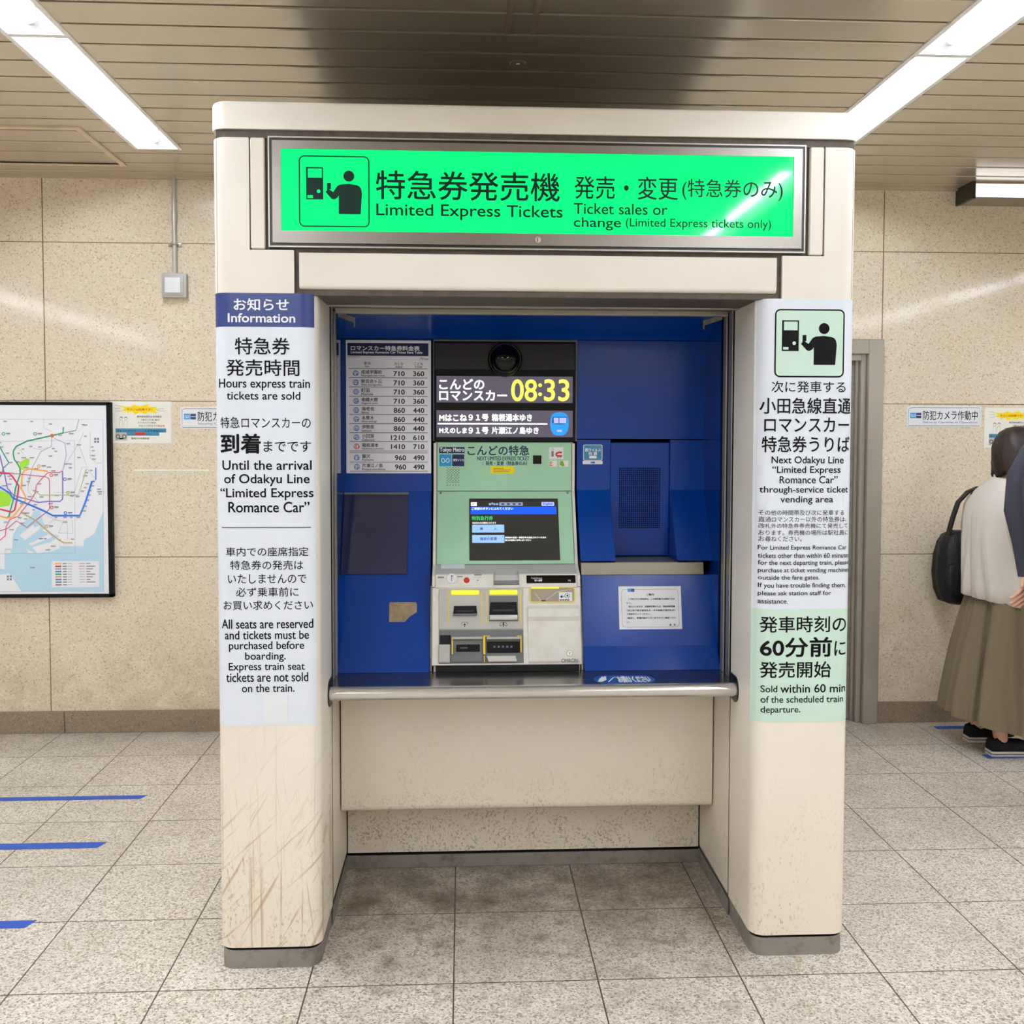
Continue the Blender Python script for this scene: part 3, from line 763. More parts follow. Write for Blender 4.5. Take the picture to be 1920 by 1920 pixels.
s.mat(1).poly([(0.3045,1.573),(0.3537,1.574),(0.3547,1.554),(0.3438,1.549),(0.3128,1.549),(0.3033,1.554)], -.0006)
s.mat(2).poly([(0.3082,1.571),(0.3251,1.571),(0.3252,1.552),(0.3095,1.552)], -.0008).poly([(0.3276,1.571),(0.3519,1.571),(0.3519,1.554),(0.3501,1.552),(0.3277,1.552)], -.0008)
s.rect(0.3202,1.523,0.3366,1.53, -.0006)
s.build('train_icon', [m_e_sky, m_e_ink, m_e_lil], T, sm=0, fixn=False)

# round black camera dome on the board
T = thing('camera_dome', 'round glossy black camera dome on top of the departure board', 'camera', (.1425, 3.325, 1.71))
cz = 1.7655
B().lathe([(.0, -.002), (.058, -.002), (.058, .012), (.054, .018), (.0, .018)], (.1425, 3.322, cz), (0, -1, 0), 36).build('ring', m_gloss, T)
B().lathe([(.05*math.cos(a*PI/18), .018+.034*math.sin(a*PI/18)) for a in range(10)], (.1425, 3.322, cz), (0, -1, 0), 36).build('dome', m_gloss, T)

# ================================================================ TICKET MACHINE
MX0, MX1 = -.098, .382
T = thing('ticket_machine', 'pale green and grey ticket machine with a touch screen, set in the blue recess', 'ticket machine', (.142, 3.2, .7575))
prof = [(3.341, 1.488), (3.341, 1.321), (3.233, 1.084), (3.186, 1.056), (3.172, 1.02), (3.106, .768), (3.104, .7585), (3.395, .7585), (3.395, 1.488)]
B().prismx(prof, MX0+.006, MX1-.006).build('casing', m_grey, T, sm=8)
# pale side rails following the bend
for x0, x1 in ((MX0, MX0+.009), (MX1-.009, MX1)):
    B().prismx([(3.336, 1.484), (3.336, 1.321), (3.228, 1.084), (3.164, 1.056), (3.158, 1.022), (3.37, 1.022), (3.37, 1.484)], x0, x1).build('side_rail', m_lgrey, T, sm=8)
u0, w0, u1, w1 = -0.0855,1.322,0.3708,1.487
p = B(plane('U')); p.box(u0, u1, -.003, .0, w0, w1, .0015, 1); p.build('upper_panel', m_green, T)
lw = math.hypot(3.338-3.23, 1.321-1.085)
p = B(plane('L')); p.box(u0, u1, -.003, .002, .0, lw-.0015, .0015, 1); p.build('front_panel', m_green, T)
# screws
q = B(plane('U', -.003))
for x, z in ((-0.0714,1.475), (0.3579,1.476), (-0.0715,1.332), (0.3566,1.332)): q.disc(x, z, .0032, -.0016, 0, 12)
q.build('screw', m_green, T)
q = B(plane('L', -.003))
for x, z in ((-0.0738,0.2526), (0.3576,0.2527)): q.disc(x, z, .0042, -.003, 0, 12)
q.build('screw', m_steel_d, T)
# upper panel prints
s = B(plane('U', -.003))
s.text('こんどの特急', 0.0174,1.443,0.226,1.476, bold=.022)
s.text('NEXT LIMITED EXPRESS TICKET', 0.05,1.426,0.2261,1.439, bold=.02)
s.text('：発売・変更（特急券のみ）', 0.0676,1.409,0.2189,1.423, bold=.025)
s.build('lettering', plain('navy_ink', (22, 44, 84), .5, 0, .3, 0), T, sm=0, fixn=False)
s = B(plane('U', -.003))
def unit(p0, p1, n): return [p0+(p1-p0)*i/(n-1) for i in range(n)]
px_, pz_ = (-0.052,1.342); qx_, qz_ = (-0.0129,1.401)
for j, z in enumerate(unit(pz_, qz_, 8)):
    for x in unit(px_, qx_, 5): s.disc(x, z, .0019, -.0004, None, 8)
    if j > 1:
        for x in unit(px_, qx_, 5)[:-1]: s.disc(x+(qx_-px_)/8, z-(qz_-pz_)/14, .0019, -.0004, None, 8)
s.build('speaker_holes', m_dgrey, T, sm=0, fixn=False)
s = B(plane('U', -.003)); a0, b0, a1, b1 = 0.2392,1.414,0.268,1.443
s.box(a0, a1, -.002, 0, b0, b1, .0008, 1); s.build('sensor_window', m_gloss, T)
# operator mark
s = B(plane('U', -.003))
s.mat(0).rect(-0.0793,1.45,0.0066,1.471); s.rect(-0.035,1.406,0.0055,1.446)
s.mat(1).rect(-0.0786,1.406,-0.0378,1.446)
s.mat(2).text('Tokyo Metro', -0.0768,1.451,0.0048,1.469, bold=.02, y=-.0008)
s.text('東京メトロ', -0.0317,1.423,0.003,1.431, bold=.03, y=-.0008)
def heart(s, x0, z0, x1, z1, w, y=-.0008):
    X = lambda a: x0+(x1-x0)*a; Z = lambda b: z0+(z1-z0)*b
    s.line([(X(a), Z(b)) for a, b in ((.40, .40), (.36, .14), (.24, .02), (.09, .1), (0, .45), (.03, .8), (.14, 1), (.27, .92), (.5, .34), (.73, .92), (.86, 1), (.97, .8), (1, .45), (.91, .1), (.76, .02), (.64, .14), (.60, .40))], w, y)
hx = -0.071,1.418,-0.0449,1.433
heart(s, hx[0], hx[1], hx[2], hx[3], .0022)
s.build('operator_mark', [m_navy2, m_lblue, m_inkw], T, sm=0, fixn=False)
# stickers on the machine
s = B(plane('U', -.003)); s.mat(0).sheet(0.0954,1.381,0.1749,1.406, t=.0005); s.mat(1)
x0, z0, x1, z1 = 0.1053,1.385,0.1644,1.401; h3 = (z1-z0)/3
for k, e in enumerate((.95, 1, .6)):
    n = int(12*e)
    for i in range(n): s.rect(x0+(x1-x0)*i/12, z0+h3*k+h3*.25, x0+(x1-x0)*(i+.7)/12, z0+h3*k+h3*.75, -.0008)
s.build('yellow_sticker', [m_ystick, m_brown], T, sm=0, fixn=False)
s = B(plane('U', -.003)); s.mat(0).sheet(0.2941,1.431,0.3427,1.471, t=.0005)
s.mat(1).rect(0.3022,1.439,0.3095,1.458, -.0008); x, z = (0.3058,1.464); s.line(circ(x, z, .0034, 12), .0009, -.0008, True)
s.mat(2).line([(0.3381,1.453),(0.3262,1.453),(0.319,1.45),(0.3181,1.445),(0.3226,1.441),(0.3382,1.441)], .0062, -.0008)
for x, z in ((0.3245,1.436), (0.3327,1.436)): s.disc(x, z, .002, -.0009)
s.build('card_sticker', [m_white, m_brown, m_red], T, sm=0, fixn=False)
s = B(plane('U', -.003)); s.mat(0).sheet(0.2963,1.405,0.3209,1.425, t=.0005); s.sheet(0.3291,1.405,0.3604,1.425, t=.0005)
s.mat(1); 
x0, z0, x1, z1 = 0.2972,1.406,0.3091,1.423
for k in range(3): s.poly([(x0, z0+(z1-z0)*(k/3+.05)), (x1, z0+(z1-z0)*(k/3+.16)), (x0, z0+(z1-z0)*(k/3+.28))], -.0008)
s.mat(2).poly([(0.3309,1.424),(0.3419,1.424),(0.3474,1.409),(0.342,1.405),(0.331,1.411)], -.0008)
s.build('card_sticker', [m_wcream, m_red, plain('green_print', (110, 170, 40), .5)], T, sm=0, fixn=False)

# touch screen
p = B(plane('L'))
q0 = (0.0223,0.0122); q1 = (0.3226,0.2309); q2 = (0.3239,0.0109)
tsx0, tsz0, tsx1, tsz1 = q0[0], q0[1], (q1[0]+q2[0])/2, q1[1]
p.box(tsx0, tsx1, -.0036, 0, tsz0, tsz1)
ts = p.build('touch_screen', m_scr_dark, T, sm=0)
s = B(plane('L', -.0036))
for a in ((tsx0, tsz0, tsx1, tsz0+.003), (tsx0, tsz1-.008, tsx1, tsz1), (tsx0, tsz0, tsx0+.0035, tsz1), (tsx1-.0035, tsz0, tsx1, tsz1)): s.rect(*a)
s.build('screen_edge', m_black, ts, sm=0, fixn=False)
s = B(plane('L', -.0036)); E_ = -.0004
s.mat(1).rect(0.0269,0.1748,0.3169,0.2019)
s.mat(0).poly(rr(0.028,0.2042,0.048,0.2177, .001)); s.text('ご希望のボタンにふれてください', 0.031,0.1903,0.1705,0.1995, bold=.03)
s.text('本日分のみの発売となります', 0.0326,0.1407,0.1121,0.1476, bold=.02); s.text('乗車前の変更・券種予約を指定されている方は', 0.1418,0.0887,0.2787,0.095, bold=.03); s.text('窓口の係員にお申し出ください', 0.1416,0.0794,0.2285,0.0857, bold=.03)
s.mat(2).poly(rr(0.2669,0.2042,0.3105,0.2185, .0035)); s.mat(1).text('English', 0.2723,0.2057,0.305,0.216, bold=.03, y=-.0008)
s.text('IC', 0.0336,0.2069,0.0426,0.215, bold=.03, y=-.0008)
s.mat(3).text('特別急行券', 0.0313,0.1533,0.1016,0.1681, bold=.02)
s.mat(4).poly(rr(0.032,0.1097,0.1392,0.1375, .002)); s.poly(rr(0.0319,0.0735,0.1394,0.1013, .002))
s.mat(5).text('購', 0.0579,0.1188,0.0679,0.1279, y=-.0008, bold=.02); s.text('入', 0.1036,0.1187,0.1151,0.1274, y=-.0008, bold=.02); s.text('指定の変更', 0.058,0.0823,0.1148,0.0934, y=-.0008, bold=.02)
s.mat(6).rect(0.1238,0.2052,0.2034,0.2171); 
for x, z in ((0.0922,0.211), (0.1004,0.213), (0.1076,0.211), (0.1166,0.211)): s.disc(x, z, .0042)
s.mat(5)
x0, z0, x1, z1 = 0.1256,0.2067,0.2016,0.2156
for i in range(4): s.rect(x0+(x1-x0)*(i/4+.07), z0+.0015, x0+(x1-x0)*(i/4+.2), z1-.0015, -.0008)
s.build('screen_content', [m_e_white, m_e_blue, m_e_lil, m_e_grn, m_e_btn, m_e_ink, m_e_gry], ts, sm=0, fixn=False)

# sloping control deck
DX0, DX1 = MX0+.009, MX1-.009
s = B(plane('LP', -.004))
ld = math.hypot(.045, .019)
_a, _b, _c, _d = 0.1024,0.0094,0.1814,0.0394; tr0, tr1 = _a, _c      # tray opening
s.poly([(DX0, -.002), (tr0, -.002), (tr0+.002, ld*.42), (tr0-.03, ld*.5), (DX0+.12, ld*.66), (DX0+.07, ld*.9), (DX0, ld*1.06)], -.004, .012)
s.build('deck_lip', m_grey, T, sm=20); s = B(plane('LP', -.004))
s.poly([(tr1, -.002), (DX1, -.002), (DX1, ld*1.16), (tr1+.06, ld*.72), (tr1, ld*.42)], -.004, .012)
s.build('deck_lip', m_grey, T, sm=20)
s = B(plane('DK'))
hk = math.hypot(.014, .036)
s.box(DX0, tr0-.002, -.006, .02, -.004, hk+.003, .002, 1).box(tr1+.002, DX1, -.006, .02, -.004, hk+.003, .002, 1).box(tr0-.002, tr1+.002, -.006, .02, -.004, .004)
dk = s.build('control_deck', m_lgrey, T)
B().add([(tr0-.004, 3.168, 1.028), (tr1+.006, 3.168, 1.028), (tr1-.004, 3.205, 1.064), (tr0+.004, 3.205, 1.064)], [(0, 1, 2, 3)]).add([(tr0+.004, 3.205, 1.064), (tr1-.004, 3.205, 1.064), (tr1-.004, 3.222, 1.076), (tr0+.004, 3.222, 1.076)], [(0, 1, 2, 3)]).build('deck_tray', plain('tray_grey', (138, 138, 140), .4), T, sm=0)
s = B(plane('DK', -.006))
x, z = (-0.0353,0.0265); s.lathe([(0, .004), (.0155, .004), (.0165, .002), (.0165, 0)], (x, 0, z), (0, -1, 0))
s.mat(1).rect(x-.0012, z-.010, x+.0012, z+.011, -.0046); s.disc(x+.001, z+.008, .003, -.0048)
s.build('dial', [m_white, m_brown], T)
s = B(plane('DK', -.006)); x, z = (0.0131,0.0212); s.lathe([(0, .006), (.006, .005), (.0088, .002), (.0095, 0)], (x, 0, z), (0, -1, 0)); s.build('button', m_red, T, label='round red button')
s = B(plane('DK', -.006))
s.rect(-0.0809,0.0285,-0.0602,0.0334); s.rect(-0.017,0.0314,0.0003,0.0349); s.rect(0.0375,0.0372,0.0618,0.0408)
x0, z0, x1, z1 = 0.0366,0.0293,0.0609,0.0349; s.line([(x0, z0), (x1, z0), (x1, z1), (x0, z1)], .0006, -.0004, True); x, z = (0.049,0.021); s.disc(x, z, .0022)
s.build('deck_prints', m_inkg, T, sm=0, fixn=False)
s = B(plane('DK', -.006)); x0, z0, x1, z1 = 0.2075,0.0098,0.3672,0.0359; s.box(x0, x1, -.001, 0, z0, z1); am = s.build('amount_display', m_gloss, T, sm=0)
s = B(plane('DK', -.007)); s.text('Total Amount', 0.2223,0.024,0.258,0.0294); s.text('投入金額', 0.2335,0.0159,0.2578,0.0226, bold=.03); s.text('円', 0.3432,0.015,0.3508,0.0206); s.build('lettering', m_inkw, am, sm=0, fixn=False)
s = B(plane('LP', -.008)); x0, z0, x1, z1 = -0.0706,0.0309,0.0073,0.0583; s.box(x0, x1, -.0008, 0, z0, z1); s.build('paper_tag', m_white, T, sm=0)

# lower service panel
hb = math.hypot(.066, .253)
s = B(plane('B')); s.box(DX0-.009, DX1+.009, -.002, .03, .012, hb-.001, .002, 1); s.build('lower_panel', m_lgrey, T)
s = B(plane('B')); x0, z0, x1, z1 = -0.0852,-0.0086,0.3727,0.0124; s.box(x0, x1, -.003, .0, z0, z1, .001, 1); s.build('base_strip', m_hole, T)
s = B(plane('B', -.002)); x0, z0, x1, z1 = -0.0768,0.1251,0.1948,0.2547; s.box(x0, x1, -.003, 0, z0, z1, .002, 1); s.build('slot_plate', m_grey, T)
E2 = -.005
def lampbar(a): s = B(plane('B', E2)); s.box(a[0], a[2], -.005, 0, a[1], a[3], .0025, 2); s.build('lamp_bar', m_lampY, T, label='lit yellow bar')
lampbar((-0.0371,0.2359,0.0532,0.25)); lampbar((0.0874,0.2358,0.1769,0.2503))
def slot(rec, blk, lip, name, metal):
    s = B(plane('B', E2))
    s.box(rec[0], rec[2], -.0006, 0, rec[1], rec[3])
    o = s.build(name, m_dgrey if metal else m_grey, T, sm=0)
    s = B(plane('B', E2-.0006))
    dx = (blk[2]-blk[0])*.04
    s.poly([(blk[0], blk[1]), (blk[2], blk[1]), (blk[2]-dx, blk[3]), (blk[0]+dx, blk[3])], -.003, 0)
    s.mat(1).rect(blk[0]+dx*3, blk[1]+(blk[3]-blk[1])*.3, blk[2]-dx*3, blk[1]+(blk[3]-blk[1])*.45, -.0034)
    s.build('slot_mouth', [m_hole, m_black], o, sm=0)
    s = B(plane('B', E2-.0006)); s.box(lip[0], lip[2], -.011, 0, lip[1], lip[3], .002, 2); s.build('slot_lip', m_galv if metal else m_dgrey, o)
slot((-0.0383,0.1514,0.0535,0.2335), (-0.0304,0.1736,0.0472,0.2), (-0.0304,0.1688,0.0466,0.1753), 'card_slot', False)
slot((0.0854,0.1505,0.1784,0.2327), (0.0859,0.1693,0.1775,0.2112), (0.0866,0.154,0.1763,0.1702), 'banknote_slot', True)
s = B(plane('B', E2))
for a in ((-0.0469,0.1433,-0.0435,0.2484), (0.0592,0.1409,0.0626,0.2461), (0.0759,0.1424,0.0793,0.2477), (0.1841,0.1442,0.1876,0.2471)): s = B(plane('B', E2)); s.rect(*a); s.build('yellow_line', m_yellow, T, sm=0, fixn=False)
s = B(plane('B', E2))
for cx, n in ((0, 0), (1, 1)):
    x, z = ((0.0068,0.1396)) if n == 0 else ((0.1309,0.1378))
    s.line([(x-.011, z+.001), (x-.008, z+.009), (x+.008, z+.009), (x+.011, z+.001)], .0012)
    s.poly([(x-.006, z-.001), (x, z+.005), (x+.006, z-.001), (x, z+.001)]); s.rect(x-.001, z-.0065, x+.001, z+.002)
    if n: s.disc(x, z+.0065, .0022, -.0005); s.line([(x-.013, z+.0005), (x-.009, z-.003), (x-.005, z-.0005)], .0016); s.line([(x+.013, z+.0005), (x+.009, z-.003), (x+.005, z-.0005)], .0016)
s.build('insert_marks', m_ink, T, sm=0, fixn=False)
# ticket and change outlet
ox = -0.0762,0.0179,0.1949,0.1239
s = B(plane('B', -.002)); s.box(ox[0], ox[2], -.0012, 0, ox[1], ox[3]); ou = s.build('outlet', m_dgrey, T, sm=0)
s = B(plane('B', -.0032)); s.box(*[(-0.0721,0.0787,-0.038,0.1079)[i] for i in (0, 2)], -.002, 0, *[(-0.0721,0.0787,-0.038,0.1079)[i] for i in (1, 3)]); s.build('outlet_window', m_hole, ou, sm=0)
a = (-0.0761,0.0206,-0.0396,0.0784); s = B(plane('B', -.0032)); s.box(a[0], a[2], -.006, 0, a[1], a[3], .002, 1); s.build('outlet_block', m_grey, ou)
for a, l in (((-0.0201,0.0554,0.0553,0.0778), 0), ((0.0778,0.0508,0.1821,0.0865), 1)):
    s = B(plane('B', -.0032)); s.box(a[0], a[2], -.004, 0, a[1], a[3], .001, 1)
    if l:
        s.mat(1)
        for i in range(5): s.rect(a[0]+(a[2]-a[0])*(.2+.13*i), a[1]+.016, a[0]+(a[2]-a[0])*(.26+.13*i), a[1]+.022, -.0044)
    else: s.mat(1).rect(a[0]+.012, a[1]+.010, a[0]+.036, a[1]+.013, -.0044)
    s.build('slot_mouth', [m_hole, m_dgrey], ou)
for a in ((-0.0321,0.0928,0.0635,0.1026), (0.0771,0.0919,0.185,0.1017)):
    s = B(plane('B', -.0032)); s.tube([(a[0], -.007, (a[1]+a[3])/2), (a[2], -.007, (a[1]+a[3])/2)], (a[3]-a[1])/2, 12); s.build('outlet_bar', m_galv, ou)
s = B(plane('B', -.0032))
for a in ((-0.0346,0.0472,-0.0309,0.1009), (0.0659,0.0463,0.0724,0.1035), (0.0674,0.022,0.0705,0.0412), (0.1846,0.0519,0.1884,0.1017), (0.066,0.1024,0.0866,0.1051), (0.1739,0.1016,0.1877,0.1043)): s = B(plane('B', -.0032)); s.box(a[0], a[2], -.009, 0, a[1], a[3]); s.build('yellow_edge', m_yellow, ou, sm=0)
a = (0.0768,0.0231,0.1748,0.0407); s = B(plane('B', -.0032)); s.poly([(a[0]+.006, a[1]), (a[2]-.002, a[1]), (a[2]-.006, a[3]), (a[0], a[3])], -.008, 0); s.build('coin_tray', m_galv, ou)
a = (-0.0362,0.0233,0.064,0.0451); s = B(plane('B', -.0032)); s.box(a[0], a[2], -.006, 0, a[1], a[3]); s.build('ticket_tray', m_dgrey, ou, sm=0)
# coin hopper and bulging cover at the right
a = (0.2109,0.0166,0.3745,0.2008); s = B(plane('B'))
zt = a[3]; zb = a[1]; zm = zt-(zt-zb)*.2
bm_ = [(-.002, zt), (-.014, zt-.012), (-.014, zm), (-.006, zm-.014), (-.006, zb+.006), (-.002, zb), (.02, zb), (.02, zt)]
s.prism([(a[0], y_, z_) for y_, z_ in bm_], [(a[2], y_, z_) for y_, z_ in bm_]); s.build('coin_cover', m_lgrey, T, sm=25)
a = (0.2193,0.2111,0.3625,0.2582); s = B(plane('B', -.003)); s.line(rr(a[0], a[1], a[2], a[3], .008), .0035, -.003, True); s.build('hopper_rim', m_yellow, T, sm=0, fixn=False)
s = B(plane('B', -.002)); s.poly(rr(a[0], a[1], a[2], a[3], .008), -.0012); hp = s.build('coin_hopper', m_taupe, T, sm=0, fixn=False)
s = B(plane('B', -.0032)); s.line([(0.2344,0.239),(0.2531,0.2165)], .0012); s.line([(0.2722,0.2198),(0.3057,0.2438),(0.3546,0.2522)], .0012)
s.mat(1).rect(0.2548,0.2137,0.2687,0.2176); s.build('hopper_funnel', [m_lgrey, m_black], hp, sm=0, fixn=False)
a = (0.2234,0.2544,0.3122,0.2589); s = B(plane('B', -.004)); s.box(a[0], a[2], -.003, 0, a[1], a[3]); s.build('lamp_bar', m_lampY, hp, sm=0)
s = B(plane('B', -.0034)); s.mat(0).rect(0.312,0.2146,0.3549,0.2428); x, z = (0.3385,0.231); s.mat(1).ringband(x, z, .0075, .0014, -.0008); s.disc(x+.001, z, .003, -.0008); s.poly([(0.3158,0.2282),(0.3229,0.2342),(0.3226,0.2221)], -.0008); s.line([(0.321,0.2281),(0.328,0.2281)], .0016, -.0008)
for i in range(6): s.rect(*[(0.3139,0.2157,0.3486,0.2198)[0]+.0055*i, (0.3139,0.2157,0.3486,0.2198)[1], (0.3139,0.2157,0.3486,0.2198)[0]+.0055*i+.004, (0.3139,0.2157,0.3486,0.2198)[3]], -.0008)
s.build('coin_label', [m_white, m_ink], hp, sm=0, fixn=False)
s = B(plane('B', -.006)); x, z = (0.3421,0.0467); s.lathe([(.0, .003), (.0085, .003), (.010, .0015), (.010, 0)], (x, 0, z), (0, -1, 0)); s.mat(1).rect(x-.001, z-.005, x+.001, z+.004, -.0034); s.build('lock', [m_chrome, m_black], T)
s = B(plane('B', -.0062)); s.text('OMRON', 0.3158,0.0189,0.3678,0.0299, bold=.04); s.build('maker_mark', m_dgrey, T, sm=0, fixn=False)
# dark flanks of the casing beside the lower panel
for x0, x1 in ((MX0-.006, MX0), (MX1, MX1+.006)):
    B().prismx([(3.19, 1.02), (3.115, .768), (3.113, .7585), (3.39, .7585), (3.39, 1.02)], x0, x1).build('casing_flank', m_steel_d, T, sm=0)

# ================================================================ PRINTS IN THE RECESS
# fare table
T = thing('fare_table', 'white printed fare table with a navy header on the left of the blue recess', 'sign', (-.225, 3.337, 1.38))
fa = -0.3913,1.382,-0.1064,1.829
U = lambda u: fa[0]+(fa[2]-fa[0])*(u-128)/1094
V = lambda v: fa[3]-(fa[3]-fa[1])*(v-122)/1713
B(plane('D')).box(fa[0], fa[2], -.003, .002, fa[1], fa[3], .001, 1).build('board', plain('fare_white', (242, 244, 250), .35, 0, .4, .02), T)
s = B(plane('D', -.003)); s.rect(U(150), V(322), U(1190), V(158)); s.build('header', m_navy2, T, sm=0, fixn=False)
s = B(plane('D', -.0034)); s.text('ロマンスカー特急券料金表', U(195), V(256), U(1075), V(194), bold=.03); s.text('Limited Express Romance Car Ticket Fare Table', U(195), V(301), U(1112), V(262), bold=.03); s.build('header_lettering', m_inkw, T, sm=0, fixn=False)
s = B(plane('D', -.003))
def tx(t, u0, v0, u1, v1, bo=0): s.text(t, U(u0), V(v1), U(u1), V(v0), bold=bo)
tx('円Yen', 1082, 341, 1188, 376, .01); tx('駅名', 363, 400, 445, 438, .01); tx('Sta.', 376, 446, 430, 468, .02)
tx('おとな', 752, 405, 865, 440, .01); tx('Adult', 764, 447, 856, 474, .02); tx('こども', 1005, 405, 1120, 440, .01); tx('Child', 1018, 449, 1105, 475, .02)
for i in range(12): s.rect(U(152+13.4*i), V(340), U(162+13.4*i), V(333))
rules = [487, 605, 723, 842, 959, 1076, 1193, 1311, 1428, 1547, 1571, 1690, 1806]
for k, r_ in enumerate(rules): s.rect(U(165+k), V(r_+3.2), U(1178+k*.3), V(r_-3.2))
rows = [('成城学園前', 590, 'Seijogakuen-mae', 625, '710', '360', '14'), ('新百合ヶ丘', 590, 'Shin-yurigaoka', 590, '710', '360', '23'), ('町田', 430, 'Machida', 475, '710', '360', '27'), ('相模大野', 537, 'Sagami-ono', 537, '710', '360', '28'), ('海老名', 487, 'Ebina', 423, '860', '440', '32'), ('本厚木', 487, 'Hon-atsugi', 520, '860', '440', '34'), ('伊勢原', 487, 'Isehara', 455, '860', '440', '36'), ('小田原', 487, 'Odawara', 492, '1210', '610', '47'), ('箱根湯本', 542, 'Hakone-yumoto', 612, '1410', '710', '51'), ('藤沢', 435, 'Fujisawa', 482, '960', '490', '13'), ('片瀬江ノ島', 596, 'Katase-enoshima', 630, '960', '490', '16')]
tops = rules[:9]+rules[10:12]
for k, (ja, u1, en, u2, ad, ch, no) in enumerate(rows):
    v = tops[k]; du = k*.9; w_ = 12 if k > 8 else 0
    tx(ja, 325+du, v+18, u1, v+68, .018); tx(en, 325+du, v+76, u2, v+106, .015)
    tx(ad, (703 if len(ad) > 3 else 740)+du*.5+w_, v+32, 882+du*.4+w_, v+94, .03); tx(ch, 993, v+32, 1134, v+94, .03)
s.build('lettering', plain('table_ink', (34, 36, 48), .5, 0, .2, 0), T, sm=0, fixn=False)
s = B(plane('D', -.003))
for k in range(11):
    v = tops[k]+60; s.mat(1 if k == 8 else 0)
    s.ringband(U(255+k), V(v), .0085, .0019, -.0004)
    s.text('OE' if k > 8 else 'OH', U(238+k), V(v-10), U(272+k), V(v-28), .03); s.text(rows[k][6], U(230+k), V(v+28), U(281+k), V(v-6), .03)
s.build('station_badges', [plain('badge_blue', (52, 110, 190), .5, 0, .3, 0), m_red], T, sm=0, fixn=False)

# sticker on the right upper panel
T = thing('hygiene_sticker', 'small teal and white sticker on the blue panel right of the machine', 'sticker', (.42, 3.338, 1.42))
s = B(plane('FN', -.002)); s.mat(0).poly(rr(0.4094,1.413,0.4782,1.425, .003), -.0006, 0)
s.poly(rr(0.4111,1.426,0.4771,1.48, .005), -.0006, 0); s.mat(1).poly(rr(0.4133,1.428,0.4749,1.478, .004), -.0008)
s.build('label_sheet', [m_white, m_teal], T, sm=0)
s = B(plane('FN', -.0028)); s.text('抗ウイルス', 0.4178,1.456,0.4709,1.468, bold=.03); s.text('抗 菌', 0.4296,1.444,0.4582,1.455, bold=.03); s.poly(rr(0.4321,1.433,0.4572,1.442, .002)); s.mat(1).rect(0.4364,1.416,0.4437,1.422); s.mat(2).rect(0.4437,1.416,0.451,1.422); s.build('lettering', [m_inkw, m_lblue, m_navy], T, sm=0, fixn=False)

# paper notice on the lower right panel
T = thing('paper_notice', 'white paper notice with small print on the blue panel right of the machine', 'notice', (.57, 3.16, .9))
na = 0.5098,0.0531,0.7161,0.1925
N = lambda u: na[0]+(na[2]-na[0])*u; Q = lambda v: na[3]-(na[3]-na[1])*v
s = B(plane('NR')); s.box(na[0], na[2], -.0012, 0, na[1], na[3]); s.build('sheet', m_white, T, sm=0)
s = B(plane('NR', -.0012)); s.mat(1).line(rr(N(.045), Q(.95), N(.955), Q(.075), .012), .0009, -.0004, True)
s.mat(2).rect(N(.145), Q(.13), N(.2), Q(.055), -.0008); s.mat(3).rect(N(.2), Q(.13), N(.255), Q(.055), -.0008)
s.mat(0)
for t_, a, b_, v, bo in (('ご案内', .445, .567, .195, .03), ('ご予約された特急券は、この券売機では発券できま', .155, .895, .3, .02), ('せん。', .12, .205, .39, .01), ('恐れ入りますが、定期券売場または、特急券券売機', .155, .895, .475, .025), ('（西口地下鉄方面改札外・千代田線方面改札外）', .125, .895, .565, .025), ('で発券を行ってください。', .12, .5, .65, .02), ('※裏面に、駅構内図がございますのでご確認くださ', .12, .9, .74, .02), ('い。', .12, .17, .835, .01), ('駅　長', .80, .895, .905, .03)):
    hh = .022 if t_ != 'ご案内' else .026
    s.text(t_, N(a), Q(v+hh), N(b_), Q(v-hh), bold=bo)
s.build('lettering', [m_ink, m_inkg, m_lblue, m_navy], T, sm=0, fixn=False)

# worn patch and tinted pane on the left panel
s = B(plane('BL')); s.poly([(-0.238,0.1379),(-0.2355,0.1417),(-0.1525,0.1412),(-0.1484,0.1364),(-0.1487,0.1083),(-0.1715,0.0941),(-0.1867,0.0771),(-0.2372,0.0771)], -.0006, 0)
s.build('bare_patch', m_patch, label='brown worn patch of torn sticker low on the blue panel left of the machine', cat='sticker', sm=0)
gl = G('tinted_acrylic'); m_pane = gl.done(lin((38, 44, 78)), .06, 0, .6)
s = B(plane('BL')); a = (-0.3972,0.5198); b_ = (-0.18,0.5196); c_ = (-0.1839,0.2339); d_ = (-0.3991,0.235)
x0, x1, z0, z1 = (a[0]+d_[0])/2, (b_[0]+c_[0])/2, (c_[1]+d_[1])/2, (a[1]+b_[1])/2-.002
s.box(x0, x1, -.006, 0, z0, z1, .0012, 1); s.mat(1).box(x0, x1, -.008, -.006, z1-.008, z1)
s.build('tinted_pane', [m_pane, m_dgrey], label='dark tinted plastic pane fixed on the blue panel below the fare table', cat='panel')

